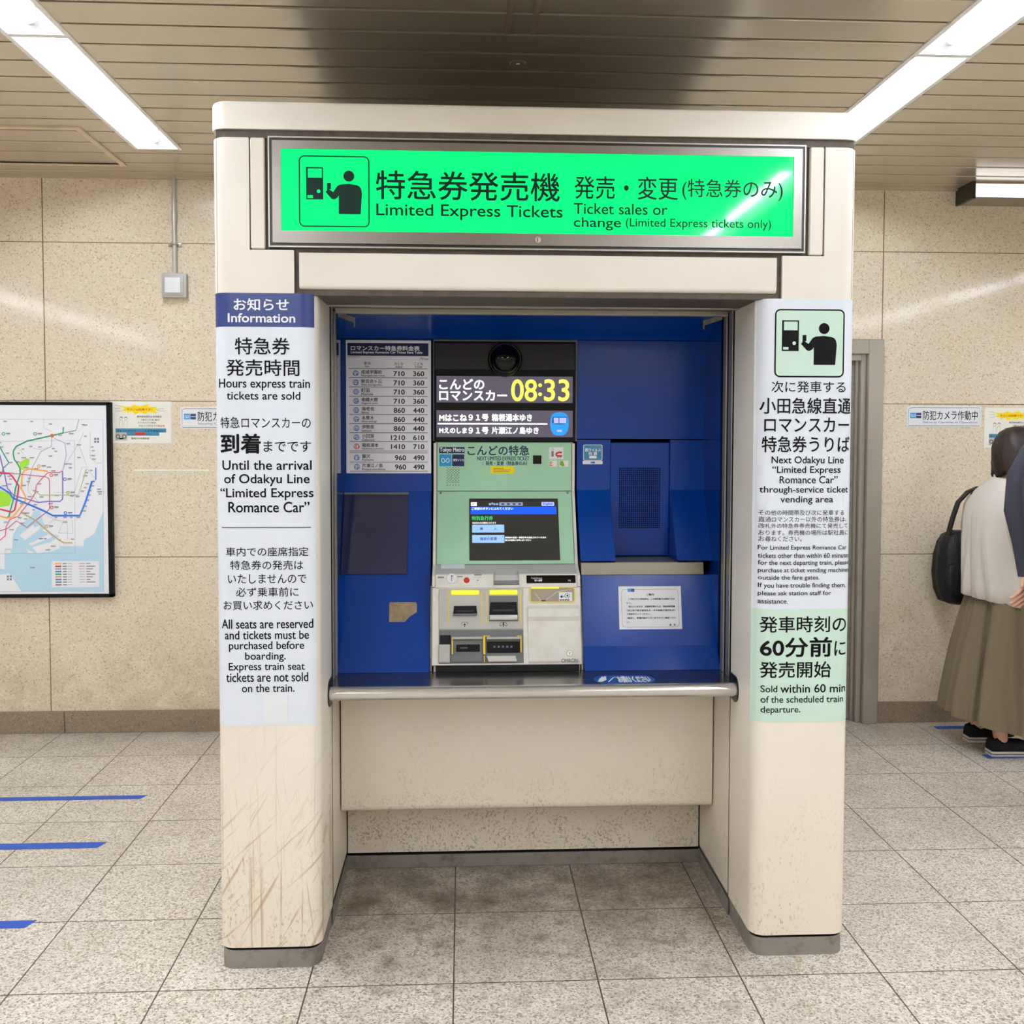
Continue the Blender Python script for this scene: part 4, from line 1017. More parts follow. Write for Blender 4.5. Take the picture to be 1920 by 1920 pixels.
# sticker on the counter
T = thing('counter_sticker', 'blue pill-shaped sticker with white writing on the steel counter at right', 'sticker', (.49, 3.0, .7575))
s = B(plane('SH', 0)); a = 0.4037,0.0089,0.5946,0.1066
s.poly(rr(a[0], a[1], a[2], a[3], (a[3]-a[1])*.45), -.0012, -.0006); s.build('label_sheet', plain('sticker_blue', (44, 92, 160), .35), T, sm=0)
s = B(plane('SH', -.0012)); s.text('お掛けください', 0.4791,0.0166,0.5782,0.0945, bold=.02)
s.poly([(0.4128,0.0276),(0.4235,0.0661),(0.4358,0.0945),(0.4374,0.0823),(0.4425,0.0942),(0.449,0.0926),(0.4447,0.0752),(0.4446,0.0519),(0.4345,0.0392),(0.428,0.0283)]); s.line([(0.4459,0.0269),(0.4685,0.0776),(0.475,0.0875),(0.4753,0.0753)], .004)
s.build('lettering', m_inkw, T, sm=0, fixn=False)

# ================================================================ THINGS ON THE BACK WALL
def camera_sign(x0, z0, x1, z1, label):
    t = thing('security_camera_sign', label, 'sign', ((x0+x1)/2, WY, z0), 'camera notices on the back wall')
    U = lambda u: x0+(x1-x0)*(u-112)/1578; V = lambda v: z1-(z1-z0)*(v-130)/442
    b = B(plane('W')); b.poly(rr(x0, z0, x1, z1, .007), -.002, 0); b.build('plate', m_white, t)
    s = B(plane('W', -.002)); s.mat(1).line([(U(148), V(545)), (U(1655), V(545)), (U(1655), V(165)), (U(205), V(165)), (U(148), V(195))], .0028, -.0005, True)
    s.mat(2).rect(U(185), V(385), U(300), V(270)); s.mat(3).rect(U(310), V(385), U(418), V(270)); s.mat(4).rect(U(318), V(333), U(412), V(321), -.0008); heart(s, U(205), V(360), U(280), V(300), .0024)
    s.mat(0).text('防犯カメラ作動中', U(455), V(420), U(1610), V(226), .006); s.mat(1).text('Security Cameras in Operation', U(455), V(503), U(1606), V(446), .01)
    s.build('lettering', [m_ink, m_inkg, m_lblue, m_navy, m_inkw], t, sm=0, fixn=False)
a = 2.316,1.559,2.715,1.669; camera_sign(a[0], a[1], a[2], a[3], 'white security camera sign on the right of the wall, beside the woman')
b_ = -1.418,1.541,-1.048,1.646; camera_sign(b_[0], b_[1], b_[0]+a[2]-a[0], b_[1]+a[3]-a[1], 'security camera sign at left, half hidden behind the left column')
def warn(x0, z0, x1, z1, label):
    t = thing('warning_notice', label, 'notice', ((x0+x1)/2, WY, z0), 'warning notices on the back wall')
    U = lambda u: x0+(x1-x0)*(u-20)/1575; V = lambda v: z1-(z1-z0)*(v-100)/1080
    P = lambda *p: [(U(a), V(b)) for a, b in p]
    b = B(plane('W')); b.poly(rr(x0, z0, x1, z1, .006), -.0015, 0); b.build('sheet', m_wcream, t)
    s = B(plane('W', -.0015))
    s.mat(0).poly(P((280, 215), (420, 240), (595, 235), (640, 190), (800, 232), (1015, 175), (1010, 235), (1230, 245), (1180, 275), (1310, 305), (1190, 345), (1235, 408), (1010, 375), (935, 430), (800, 385), (665, 445), (610, 370), (445, 400), (480, 360), (310, 340), (400, 305), (370, 260), (290, 240)))
    s.mat(1)
    for p in (((160, 200), (290, 225)), ((155, 288), (300, 280)), ((155, 362), (320, 345)), ((1245, 240), (1160, 255)), ((1420, 288), (1280, 300)), ((1460, 352), (1230, 335))): s.line(P(*p), .0012)
    s.mat(2).text('チカンは犯罪です！', U(462), V(342), U(1102), V(284), .03, y=-.0009)
    s.mat(5).text('東京都迷惑防止条例違反', U(715), V(520), U(1355), V(470), .015); s.text('（卑わい行為 違反）', U(830), V(605), U(1310), V(555), .01)
    s.text('６ケ月以下の懲役', U(750), V(675), U(1200), V(630), .01); s.text('又は５０万円以下の', U(762), V(760), U(1240), V(710), .01); s.mat(2).text('罰金等', U(1250), V(760), U(1425), V(710), .01)
    s.mat(3).rect(U(160), V(905), U(1465), V(800)); s.rect(U(450), V(988), U(1285), V(905)); s.mat(2).rect(U(655), V(970), U(925), V(905), -.0008)
    s.mat(6).text('ちょっとだけが・・・人生を台なしに', U(200), V(885), U(1400), V(835), .015, y=-.0008)
    s.mat(4).rect(U(155), V(1112), U(455), V(905), -.0003); s.mat(6).line(circ(U(222), V(1010), .009, 18), .003, -.0008, True); s.line(circ(U(385), V(1010), .009, 18), .003, -.0008, True); s.line(P((250, 1065), (355, 1065)), .006, -.0008)
    s.mat(5).text('警視庁中央警察署', U(565), V(1085), U(1025), V(1035), .01)
    # two plainly drawn figures
    s.mat(1)
    for cx in (310, 430):
        s.line(circ(U(cx), V(545), .0075, 14), .001, -.0005, True); s.line(P((cx-45, 760), (cx-40, 610), (cx, 595), (cx+40, 610), (cx+35, 760)), .001)
        s.poly(P((cx-40, 535), (cx-20, 500), (cx+30, 500), (cx+48, 545), (cx+10, 520)))
    s.build('print', [m_ystick, m_inkg, m_red, m_teal, m_grey, plain('print_ink', (70, 72, 70), .5, 0, .3, 0), m_ink], t, sm=0, fixn=False)
a = -1.766,1.468,-1.464,1.678; warn(a[0], a[1], a[2], a[3], 'small white warning notice with a yellow burst, right of the route map')
b_ = 2.732,1.451,3.057,1.67; warn(b_[0], b_[1]+.0, b_[0]+a[2]-a[0], b_[1]+a[3]-a[1], 'yellow-burst warning notice at the right edge, partly behind the woman\'s head')

# route map
T = thing('route_map', 'large framed railway route map on the left wall', 'map', (-2.3, WY, .70))
mx1, mz0, mz1 = -1.752, .694, 1.672
mx0 = -2.95; fw_ = .021
B().box(mx0, mx1, 4.995, WY, mz0, mz0+fw_*.9, .003, 1).box(mx0, mx1, 4.995, WY, mz1-fw_*.75, mz1, .003, 1).box(mx0, mx0+fw_, 4.995, WY, mz0, mz1).box(mx1-fw_, mx1, 4.995, WY, mz0, mz1, .003, 1).build('frame', m_hole, T)
B().box(mx0+.01, mx1-.01, 5.0, 5.01, mz0+.01, mz1-.01).build('sheet', plain('map_paper', (240, 243, 252), .25, 0, .5, .01), T, sm=0)
LPX = -2.30
s = B(plane('MAP'))
s.mat(0).poly([(mx0+.06, .735), (mx0+.06, .86)]+[(-2.283,0.8389),(-2.281,0.9405),(-2.243,0.943),(-2.24,1.007),(-2.215,1.05),(-2.186,1.071),(-2.144,1.108),(-2.133,1.132),(-2.107,1.132),(-2.095,1.092),(-2.083,1.057),(-2.099,1.031),(-2.016,1.006),(-2.011,0.9529),(-1.894,0.9525),(-1.893,0.982),(-1.841,1.014),(-1.796,1.126),(-1.798,0.7237),(-2.203,0.726),(-2.239,0.7852),(-2.259,0.8174)], -.0003)
s.mat(1)
for p in ([(-2.208,1.007),(-2.14,1.06),(-2.132,1.047),(-2.106,1.057),(-2.109,1.036),(-2.18,0.9829)], [(-2.165,0.9641),(-2.06,1.015),(-2.047,0.9985),(-2.152,0.956)], [(-2.147,0.948),(-2.053,0.9744),(-2.016,1.001),(-2.012,0.9422),(-2.051,0.9263),(-2.122,0.9185)], [(-2.277,0.9325),(-2.251,0.935),(-2.249,0.919),(-2.278,0.9164)], [(-2.173,0.9401),(-2.132,0.9185),(-2.168,0.9187)]): s.poly(p, -.0005)
s.mat(8)
s.poly([(-2.2,1.371),(-2.163,1.393),(-2.151,1.387),(-2.154,1.363),(-2.184,1.332),(-2.196,1.337)], -.0005); s.poly([(mx0+.3, 1.2), (mx0+.35, 1.1)]+[(-2.253,1.156),(-2.24,1.188),(-2.249,1.215),(-2.297,1.233)]+[(mx0+.55, 1.24)], -.0005)
def L_(m, p, w): s.mat(m).line(p, w*.85, L_.y); L_.y -= .00004
L_.y = -.0007
for p in ([(-2.04,1.496),(-2.043,1.451),(-2.094,1.426),(-2.137,1.348),(-2.161,1.255)], [(-1.922,1.531),(-1.907,1.585)]): L_(6, p, .004)
for p in ([(-1.886,1.52),(-1.914,1.459),(-1.989,1.34)], [(-1.909,1.457),(-1.874,1.358)], [(-2.038,1.22),(-1.934,1.225),(-1.895,1.348),(-1.867,1.35)], [(-2.208,1.446),(-2.177,1.411)], [(-2.133,1.443),(-2.099,1.435),(-2.045,1.449)], [(-2.078,1.586),(-2.079,1.544),(-2.041,1.526)], [(-1.853,1.523),(-1.855,1.398),(-1.827,1.369),(-1.798,1.369)], [(-2.161,1.255),(-2.158,1.225),(-2.127,1.193),(-2.107,1.169)], [(-1.872,1.342),(-1.834,1.294)]): L_(6, p, .0016)
for p in ([(-2.29,1.586),(-1.79,1.586),(-1.799,0.725),(-2.307,0.7266)], [(-2.293,1.475),(-1.93,1.481),(-1.936,0.9178),(-2.304,0.9165)], [(-2.099,1.031),(-2.041,1.084),(-1.973,1.079),(-1.972,0.9849)], [(-2.071,1.105),(-1.994,1.071),(-2.016,1.017)], [(-1.947,1.084),(-1.945,1.017),(-2.015,1.02)]): L_(7, p, .0022)
L_(2, [(-1.983,1.547),(-1.986,1.518),(-2.04,1.505),(-2.159,1.478),(-2.214,1.451),(-2.227,1.43),(-2.229,1.414),(-2.224,1.386),(-2.21,1.366),(-2.198,1.343),(-2.197,1.313),(-2.212,1.273),(-2.222,1.241),(-2.228,1.204),(-2.246,1.141),(-2.256,1.103),(-2.269,1.092)], .0082)
L_(2, [(-1.986,1.518),(-1.922,1.531)], .004)
L_(9, [(-2.323,1.509),(-2.293,1.446),(-2.251,1.369),(-2.281,1.341),(-2.283,1.321),(-2.296,1.3)], .007)
L_(3, [(-2.309,1.438),(-2.294,1.406),(-2.281,1.346),(-2.273,1.314),(-2.261,1.244),(-2.233,1.21),(-2.208,1.199),(-2.172,1.191),(-2.112,1.172),(-2.065,1.177),(-2.006,1.177),(-1.994,1.188),(-1.992,1.204),(-1.991,1.329)], .0068)
L_(10, [(-1.991,1.329),(-1.987,1.342),(-1.971,1.409),(-1.977,1.468),(-2.028,1.491)], .0045)
L_(4, [(-2.373,1.318),(-2.296,1.318),(-2.25,1.316),(-2.234,1.3),(-2.205,1.255),(-2.212,1.204),(-2.227,1.135),(-2.241,1.124),(-2.273,1.132),(-2.325,1.146)], .0092)
L_(5, [(-2.062,1.327),(-2.15,1.339),(-2.176,1.332),(-2.187,1.313),(-2.194,1.241),(-2.169,1.191),(-2.209,1.135),(-2.237,1.1),(-2.264,1.094),(-2.321,1.109)], .0088)
L_(11, [(-2.321,1.326),(-2.296,1.324),(-2.166,1.31),(-2.073,1.3),(-2.059,1.292),(-2.055,1.278),(-2.057,1.141),(-2.071,1.124),(-2.13,1.08),(-2.169,1.047),(-2.187,1.058),(-2.22,1.08),(-2.265,1.042),(-2.317,1.026)], .0048)
L_(12, [(-1.995,1.329),(-2.006,1.321),(-2.062,1.321),(-2.089,1.294),(-2.119,1.259),(-2.127,1.217),(-2.148,1.183),(-2.191,1.13),(-2.21,1.103),(-2.251,1.088),(-2.27,1.052),(-2.275,1.007),(-2.302,0.9832),(-2.318,0.9753)], .005)
L_(13, [(-2.317,1.271),(-2.297,1.249),(-2.249,1.218),(-2.235,1.194),(-2.141,1.155),(-2.08,1.127),(-2.042,1.106),(-1.91,1.106),(-1.88,1.177),(-1.848,1.276),(-1.834,1.278)], .0108)
L_(13, [(-1.828,1.345),(-1.829,1.284)], .006)
L_(14, [(-2.132,1.231),(-2.101,1.209),(-1.916,1.209),(-1.891,1.284),(-1.875,1.34)], .0045)
L_(15, [(-2.197,1.13),(-2.178,1.111),(-2.13,1.085),(-2.067,1.028),(-2.016,0.985),(-1.99,0.9694),(-1.948,0.9693)], .0072)
# legend
s.mat(1).rect(-2.053,0.746,-1.82,0.8776, -.0006)
x0, z0, x1, z1 = -2.035,0.7545,-2.005,0.8685
for i, k in enumerate((5, 4, 6, 13, 2, 15, 3, 9, 11)):
    z = z1-(z1-z0)*i/8.6
    s.mat(k).rect(x0, z-.0075, x1, z, -.0009); s.mat(16).rect(x1+.006, z-.0065, x1+.026, z-.001, -.0009); s.mat(7).rect(x1+.03, z-.0055, x1+.052, z-.0025, -.0009)
    if i < 8: s.mat(11 if i < 2 else 7).rect(x0+.118, z-.005, x0+.146, z-.002, -.0009); s.mat(16).rect(x0+.152, z-.006, x0+.152+.02+.012*((i*5) % 3), z-.0015, -.0009)
# station badges, compasses and illegible station names
for (x, z), k in (((-2.121,1.513), 2), ((-2.274,1.513), 9), ((-2.105,1.353), 5), ((-2.046,1.308), 12), ((-1.98,1.288), 3), ((-1.966,1.221), 14), ((-2.046,1.147), 12), ((-1.98,1.119), 13), ((-2.075,1.052), 15)):
    s.mat(k).ringband(x, z, .0068, .004, -.0015); s.mat(16).rect(x+.012, z-.001, x+.033, z+.005, -.0012); s.mat(7).rect(x+.012, z-.005, x+.03, z-.003, -.0012)
x, z = (-2.038,1.505); s.mat(17).disc(x, z, .009, -.0025)
for x, z in ((-2.26,0.7947), (-1.822,1.482)):
    s.mat(16)
    for a, c in ((-1, -1), (-1, 1), (1, -1), (1, 1)): s.rect(x+a*.007-.005, z+c*.007-.005, x+a*.007+.005, z+c*.007+.005, -.0012)
rnd = random.Random(4)
for p in [(-2.143,1.451),(-2.182,1.438),(-2.099,1.448),(-2.034,1.441),(-2.203,1.417),(-2.257,1.417),(-2.178,1.395),(-2.139,1.395),(-2.243,1.371),(-2.022,1.427),(-2.048,1.403),(-2.231,1.316),(-2.252,1.302),(-2.244,1.289),(-2.207,1.374),(-2.166,1.345),(-2.119,1.34),(-2.057,1.348),(-2.036,1.329),(-2.154,1.292),(-2.159,1.276),(-2.105,1.265),(-2.18,1.257),(-2.25,1.263),(-2.276,1.255),(-2.116,1.225),(-2.096,1.199),(-2.153,1.201),(-2.129,1.231),(-2.195,1.167),(-2.127,1.161),(-2.136,1.135),(-2.183,1.119),(-2.167,1.119),(-2.204,1.095),(-2.176,1.09),(-2.194,1.068),(-2.272,1.074),(-2.244,1.036),(-2.052,1.167),(-2.02,1.207),(-1.947,1.204),(-1.919,1.201),(-1.895,1.228),(-1.881,1.246),(-1.871,1.265),(-1.88,1.305),(-1.872,1.321),(-1.851,1.332),(-1.847,1.254),(-1.858,1.23),(-1.864,1.209),(-1.872,1.183),(-1.883,1.153),(-1.891,1.129),(-2.027,1.097),(-1.983,1.097),(-1.952,1.097),(-1.918,1.097),(-1.952,1.364),(-1.953,1.345),(-1.971,1.364),(-1.91,1.396),(-1.961,1.465),(-1.909,1.459),(-1.877,1.502),(-1.844,1.449),(-1.839,1.43),(-1.84,1.406),(-1.837,1.388),(-1.887,1.56),(-2.045,1.562),(-2.136,1.575),(-2.265,1.575),(-2.081,0.9906),(-2.102,0.9906),(-2.043,0.953),(-2.069,0.9344),(-2.224,0.9857),(-2.146,0.8463),(-2.011,0.985),(-1.948,0.9875),(-1.983,1.073),(-1.876,1.558),(-1.999,1.507),(-1.945,1.515),(-1.814,1.238),(-1.811,1.225),(-1.809,1.214),(-2.293,1.469),(-2.285,1.448)]:
    w = .012+.012*rnd.random()
    s.mat(16).rect(p[0]-w/2, p[1]-.0015, p[0]+w/2, p[1]+.0025, -.0011); s.mat(7).rect(p[0]-w/2, p[1]-.005, p[0]+w*.4, p[1]-.0035, -.0011)
pc = lambda n, c: plain(n, c, .4, 0, .3, 0)
s.build('map_print', [pc('map_water', (186, 222, 244)), pc('map_land', (236, 238, 248)), pc('map_green', (58, 160, 112)), pc('map_purple', (132, 116, 200)), pc('map_red', (204, 58, 92)), pc('map_orange', (246, 176, 84)), pc('map_grey', (168, 170, 176)), pc('map_pale', (170, 184, 204)), pc('map_park', (166, 226, 66)), pc('map_teal', (52, 156, 146)), pc('map_lilac', (176, 180, 214)), pc('map_plum', (188, 100, 142)), pc('map_pink', (222, 92, 122)), pc('map_blue', (60, 122, 220)), pc('map_lime', (172, 200, 116)), pc('map_gold', (196, 174, 118)), pc('map_ink', (128, 132, 146)), pc('map_rust', (206, 106, 52))], T, sm=0, fixn=False)

# ================================================================ PEOPLE
def skin_mesh(nodes, bones, root=0, sub=2):
    """nodes: [(x,y,z,r) or (x,y,z,rx,ry)], bones: index pairs -> smooth skinned vertices and faces"""
    me = bpy.data.meshes.new('sk'); me.from_pydata([n[:3] for n in nodes], bones, [])
    o = bpy.data.objects.new('sk', me); C.objects.link(o)
    o.modifiers.new('s', 'SKIN').use_smooth_shade = True
    md = o.modifiers.new('u', 'SUBSURF'); md.levels = sub; md.render_levels = sub
    for i, n in enumerate(nodes):
        sv = me.skin_vertices[0].data[i]
        sv.radius = (n[3], n[4] if len(n) > 4 else n[3]); sv.use_root = i == root
    bpy.context.view_layer.update()
    ev = bpy.data.meshes.new_from_object(o.evaluated_get(bpy.context.evaluated_depsgraph_get()))
    v = [tuple(a.co) for a in ev.vertices]; f = [tuple(p.vertices) for p in ev.polygons]
    bpy.data.objects.remove(o); bpy.data.meshes.remove(me); bpy.data.meshes.remove(ev)
    return v, f
def hand(b, wrist, d, side, curl, sz=1.0):
    """palm with four curled fingers and a thumb; d = pointing direction, side = across the palm"""
    w = Vector(wrist); d = Vector(d).normalized(); s = Vector(side).normalized(); n = d.cross(s).normalized()
    nodes = [tuple(w-d*.02*sz)+(.024*sz, .02*sz), tuple(w+d*.03*sz)+(.034*sz, .017*sz), tuple(w+d*.075*sz)+(.038*sz, .015*sz)]
    b.add(*skin_mesh(nodes, [(0, 1), (1, 2)], 1, 2))
    for k, (off, ln) in enumerate(((-.028, .072), (-.0095, .082), (.0095, .076), (.027, .060))):
        p = w+d*.07*sz+s*off*sz; dirv = d.copy(); nd = [tuple(w+d*.05*sz+s*off*.8*sz)+(.0095*sz,)]
        for j, q in enumerate((.0, .45, .3, .25)):
            p = p+dirv*ln*q*sz
            nd.append(tuple(p)+((.0092-.001*j)*sz,))
            dirv = (dirv+n*curl*(.5+.25*j)).normalized()
        b.add(*skin_mesh(nd, [(i, i+1) for i in range(4)], 0, 1))
    t0 = w+d*.02*sz-s*.028*sz; t1 = t0+(d*.6-s*.7).normalized()*.035*sz; t2 = t1+(d*.9-s*.1+n*.4).normalized()*.032*sz; t3 = t2+(d*.8+s*.25+n*.5).normalized()*.024*sz
    b.add(*skin_mesh([tuple(t0)+(.014*sz,), tuple(t1)+(.0115*sz,), tuple(t2)+(.0098*sz,), tuple(t3)+(.008*sz,)], [(0, 1), (1, 2), (2, 3)], 0, 1))
def ell(b, c, r, n=14, rot=None):
    c = Vector(c); rings = []
    for i in range(n+1):
        t = -PI/2+PI*i/n
        rings.append([c+Vector((r[0]*math.cos(t)*math.cos(2*PI*k/18), r[1]*math.cos(t)*math.sin(2*PI*k/18), r[2]*math.sin(t))) for k in range(18)])
    return b.loft(rings)
def ring(cx, cy, z, rx, ry, n=40, amp=0, nf=0, ph=0, tilt=0, p=2.0):
    out = []
    for k in range(n):
        a = 2*PI*k/n
        ca, sa = math.cos(a), math.sin(a)
        e = (abs(ca)**p+abs(sa)**p)**(-1/p)
        f = 1+amp*math.sin(nf*a+ph)+amp*.5*math.sin((nf*1.7+1)*a+ph*2.1)
        x = cx+rx*e*ca*f; out.append((x, cy+ry*e*sa*f, z+tilt*(x-cx)))
    return out
CREASE = [(2*PI*(i+.5*math.sin(i*2.7))/17, .5+.5*abs(math.sin(i*1.9+.4)), .05+.03*abs(math.cos(i*3.1))) for i in range(17)]
def pleat(r_, cx, cy, depth, drift=0):
    """sharpen a cloth ring with inward creases"""
    out = []
    for x, y, z in r_:
        a = math.atan2(y-cy, x-cx); f = 1
        for a0, d_, w_ in CREASE:
            q = (a-a0-drift*math.sin(a0*3)+PI) % (2*PI)-PI
            f -= depth*d_*math.exp(-(q/w_)**2)
        out.append((cx+(x-cx)*f, cy+(y-cy)*f, z))
    return out
m_skin = plain('skin', (226, 176, 150), .5, 0, .4, .05)
m_hair = (lambda g: g.done(g.ramp(g.noise(60, 4, g.scaled((1, 1, .12))), [(.3, (18, 11, 10)), (.75, (50, 32, 27))]), .5, 0, .5))(G('dark_hair'))
m_shirt = cloth_mat('ivory_cotton', (232, 226, 220), 220, .06)
m_khaki = cloth_mat('khaki_cotton', (134, 120, 97), 200, .14)
m_navycloth = cloth_mat('navy_jersey', (70, 70, 84), 240, .14)
m_trouser = cloth_mat('dark_trousers', (52, 52, 56), 240, .14)
m_shoe = cloth_mat('black_canvas', (34, 34, 38), 300, .2)
m_sole = plain('white_rubber', (232, 228, 220), .5)
m_bag = cloth_mat('black_nylon', (36, 36, 40), 30, .4, .45)

def shoe(t, hx, y, z, d=1, ln=.245, low=True):
    """slip-on shoe, heel at hx, pointing +x"""
    rows = [(0, .030, .0), (.03, .036, 0), (.09, .036, 0), (.16, .043, 0), (.21, .038, 0), (.235, .024, 0), (.245, .008, 0)]
    def outline(sc, z): 
        L = [(hx+a*ln/.245, y+w*sc, z) for a, w, _ in rows]; Rr = [(hx+a*ln/.245, y-w*sc, z) for a, w, _ in rows[::-1]]
        return L+Rr
    b = B(); b.loft([outline(.98, z), outline(1.0, z+.010)]).mat(1).loft([outline(.97, z+.010), outline(.97, z+.014)]).mat(0).loft([outline(1.0, z+.014), outline(.97, z+.026)])
    b.build('sole', [m_sole, m_black], t)
    hts = [.078, .086, .074, .068, .054, .04, .03]
    u = []
    for f, sc in ((0, .98), (.3, 1.0), (.6, .96), (.85, .8), (1.0, .55)):
        L = [(hx+a*ln/.245+(f*.006 if i == 0 else 0), y+w*sc, z+.024+(h_-.024)*f) for i, ((a, w, _), h_) in enumerate(zip(rows, hts))]
        Rr = [(hx+a*ln/.245+(f*.006 if i == 0 else 0), y-w*sc, z+.024+(h_-.024)*f) for i, ((a, w, _), h_) in reversed(list(enumerate(zip(rows, hts))))]
        u.append(L+Rr)
    b = B(); b.loft(u); b.build('shoe', m_shoe, t, sm=70)

# ---- woman facing right, seen from her right side and a little from behind
WXc, WYc = 2.545, 4.60
T = thing('person', 'person in ivory shirt, khaki skirt and black shoes, carrying a black backpack, facing right', 'person', (WXc, WYc, 0))
nodes = [(2.535, 4.60, .82, .12, .14), (2.53, 4.60, 1.0, .105, .13), (2.545, 4.60, 1.12, .10, .13), (2.565, 4.60, 1.25, .05, .06), (2.60, 4.60, 1.315, .046, .048),
         (2.645, 4.60, 1.375, .06, .062), (2.665, 4.60, 1.43, .078, .073), (2.665, 4.60, 1.485, .078, .074), (2.66, 4.60, 1.525, .05, .05),
         (2.545, 4.50, .76, .085), (2.535, 4.50, .45, .06), (2.515, 4.49, .12, .036), (2.525, 4.49, .045, .034), (2.60, 4.49, .03, .026),
         (2.545, 4.70, .76, .085), (2.535, 4.70, .45, .06), (2.52, 4.71, .12, .036), (2.53, 4.71, .045, .034), (2.605, 4.71, .03, .026),
         (2.545, 4.47, 1.17, .04), (2.57, 4.40, 1.02, .038), (2.68, 4.43, .89, .034), (2.78, 4.47, .93, .026),
         (2.545, 4.73, 1.17, .04), (2.57, 4.80, 1.02, .038), (2.68, 4.77, .89, .034), (2.78, 4.73, .93, .026)]
bones = [(0, 1), (1, 2), (2, 3), (3, 4), (4, 5), (5, 6), (6, 7), (7, 8), (0, 9), (9, 10), (10, 11), (11, 12), (12, 13), (0, 14), (14, 15), (15, 16), (16, 17), (17, 18), (2, 19), (19, 20), (20, 21), (21, 22), (2, 23), (23, 24), (24, 25), (25, 26)]
b = B(); b.add(*skin_mesh(nodes, bones, 0, 2))
hand(b, (2.785, 4.47, .93), (.9, .2, .3), (.1, -.2, .9), .35); hand(b, (2.785, 4.73, .93), (.9, -.2, .3), (-.1, -.2, -.9), .35)
ell(b, (2.743, 4.60, 1.435), (.018, .011, .017)); ell(b, (2.665, 4.522, 1.435), (.017, .008, .026)); ell(b, (2.665, 4.678, 1.435), (.017, .008, .026))
b.build('body', m_skin, T, sm=80, fixn=False)
e = B()
for y in (4.572, 4.628): ell(e.mat(0), (2.725, y, 1.452), (.010, .012, .006), 8)
e.mat(1).tube([(2.73, 4.58, 1.397), (2.734, 4.60, 1.396), (2.73, 4.62, 1.397)], .004, 6)
e.build('face_features', [m_black, plain('lips', (190, 110, 104), .5)], T)
# bob of dark hair with slightly flicked ends
rng = random.Random(3)
hr = []
for z, cx, rx, ry in ((1.56, 2.60, .02, .02), (1.552, 2.60, .055, .055), (1.532, 2.60, .085, .084), (1.50, 2.598, .105, .098), (1.46, 2.59, .108, .103), (1.42, 2.58, .100, .106), (1.385, 2.57, .088, .104), (1.355, 2.56, .074, .098), (1.335, 2.548, .064, .090), (1.325, 2.543, .052, .080)):
    k = 56; r_ = []
    for i in range(k):
        a = 2*PI*i/k; fr_ = max(0, math.cos(a)-.35)
        lift = fr_*.1 if z < 1.5 else 0
        j = 1+.03*math.sin(9*a+z*40)+.02*math.sin(23*a+z*17)
        x = cx+.04+rx*math.cos(a)*j; y = 4.60+ry*math.sin(a)*j
        x = min(x, 2.695 if z < 1.49 else 9)
        r_.append((x, y, z+(.012*math.sin(7*a)+.008*math.sin(17*a) if z < 1.34 else 0)+lift*(.0 if z > 1.45 else .6)))
    hr.append(r_)
B().loft(hr).build('hair', m_hair, T, sm=80)
# loose shirt with sleeves
def folds(cx, z, rx, ry, amp, ph, tilt=0): return pleat(ring(cx, WYc, z, rx, ry, 200, amp*.6, 7, ph, tilt, 2.2), cx, WYc, amp*1.1, ph*.25)
sh_ = [folds(2.572, .708, .166, .185, .045, .5, -.2), folds(2.572, .712, .172, .192, .045, .5, -.2), folds(2.570, .78, .170, .19, .05, .6, -.12), folds(2.566, .86, .167, .188, .045, .9), folds(2.562, .94, .163, .187, .04, 1.2), folds(2.557, 1.03, .157, .186, .032, 1.5), folds(2.553, 1.12, .146, .188, .014, 2.0),
       folds(2.553, 1.19, .126, .185, .008, 2.4), folds(2.558, 1.24, .10, .16, .004, 2.6, -.06), folds(2.566, 1.272, .078, .12, .001, 3, -.14), folds(2.572, 1.292, .062, .072, 0, 3, -.22)]
b = B(); b.loft(sh_, False)
b.loft([folds(2.572, 1.292, .062, .072, 0, 3, -.22), folds(2.574, 1.302, .060, .069, 0, 3, -.22), folds(2.574, 1.300, .055, .063, 0, 3, -.22)], False)
for sgn in (-1, 1):
    b.tube([(2.55, WYc+sgn*.15, 1.215), (2.552, WYc+sgn*.185, 1.16), (2.56, WYc+sgn*.215, 1.06), (2.585, WYc+sgn*.21, .985), (2.65, WYc+sgn*.18, .915), (2.70, WYc+sgn*.17, .905)], [.06, .074, .078, .074, .064, .055], 20, False)
b.build('shirt', m_shirt, T, sm=80)
B().loft([ring(2.572, WYc, 1.291, .064, .075, 40, 0, 0, 0, -.22), ring(2.574, WYc, 1.303, .062, .071, 40, 0, 0, 0, -.22), ring(2.574, WYc, 1.302, .055, .064, 40, 0, 0, 0, -.22)], False).build('collar', m_sole, T, sm=80)
sk = []
for z, cx, rx, ry, a in ((.80, 2.56, .135, .19, .01), (.70, 2.558, .158, .215, .04), (.60, 2.553, .178, .225, .06), (.48, 2.547, .20, .24, .075), (.36, 2.542, .215, .25, .085), (.24, 2.537, .23, .26, .09), (.15, 2.533, .238, .265, .092), (.125, 2.533, .237, .264, .092)):
    sk.append(pleat(ring(cx+.012, WYc, z, rx*.95, ry*.95, 240, a*.9, 8, .9+.5*(.8-z), -.19*(.8-z)/.66), cx+.012, WYc, .06+.11*min(1, (.82-z)/.35), .12*(.8-z)))
b = B(); b.loft(sk, False); b.build('skirt', m_khaki, T, sm=80)
shoe(T, 2.462, 4.49, 0); shoe(T, 2.468, 4.71, 0)
T.location.x += .033
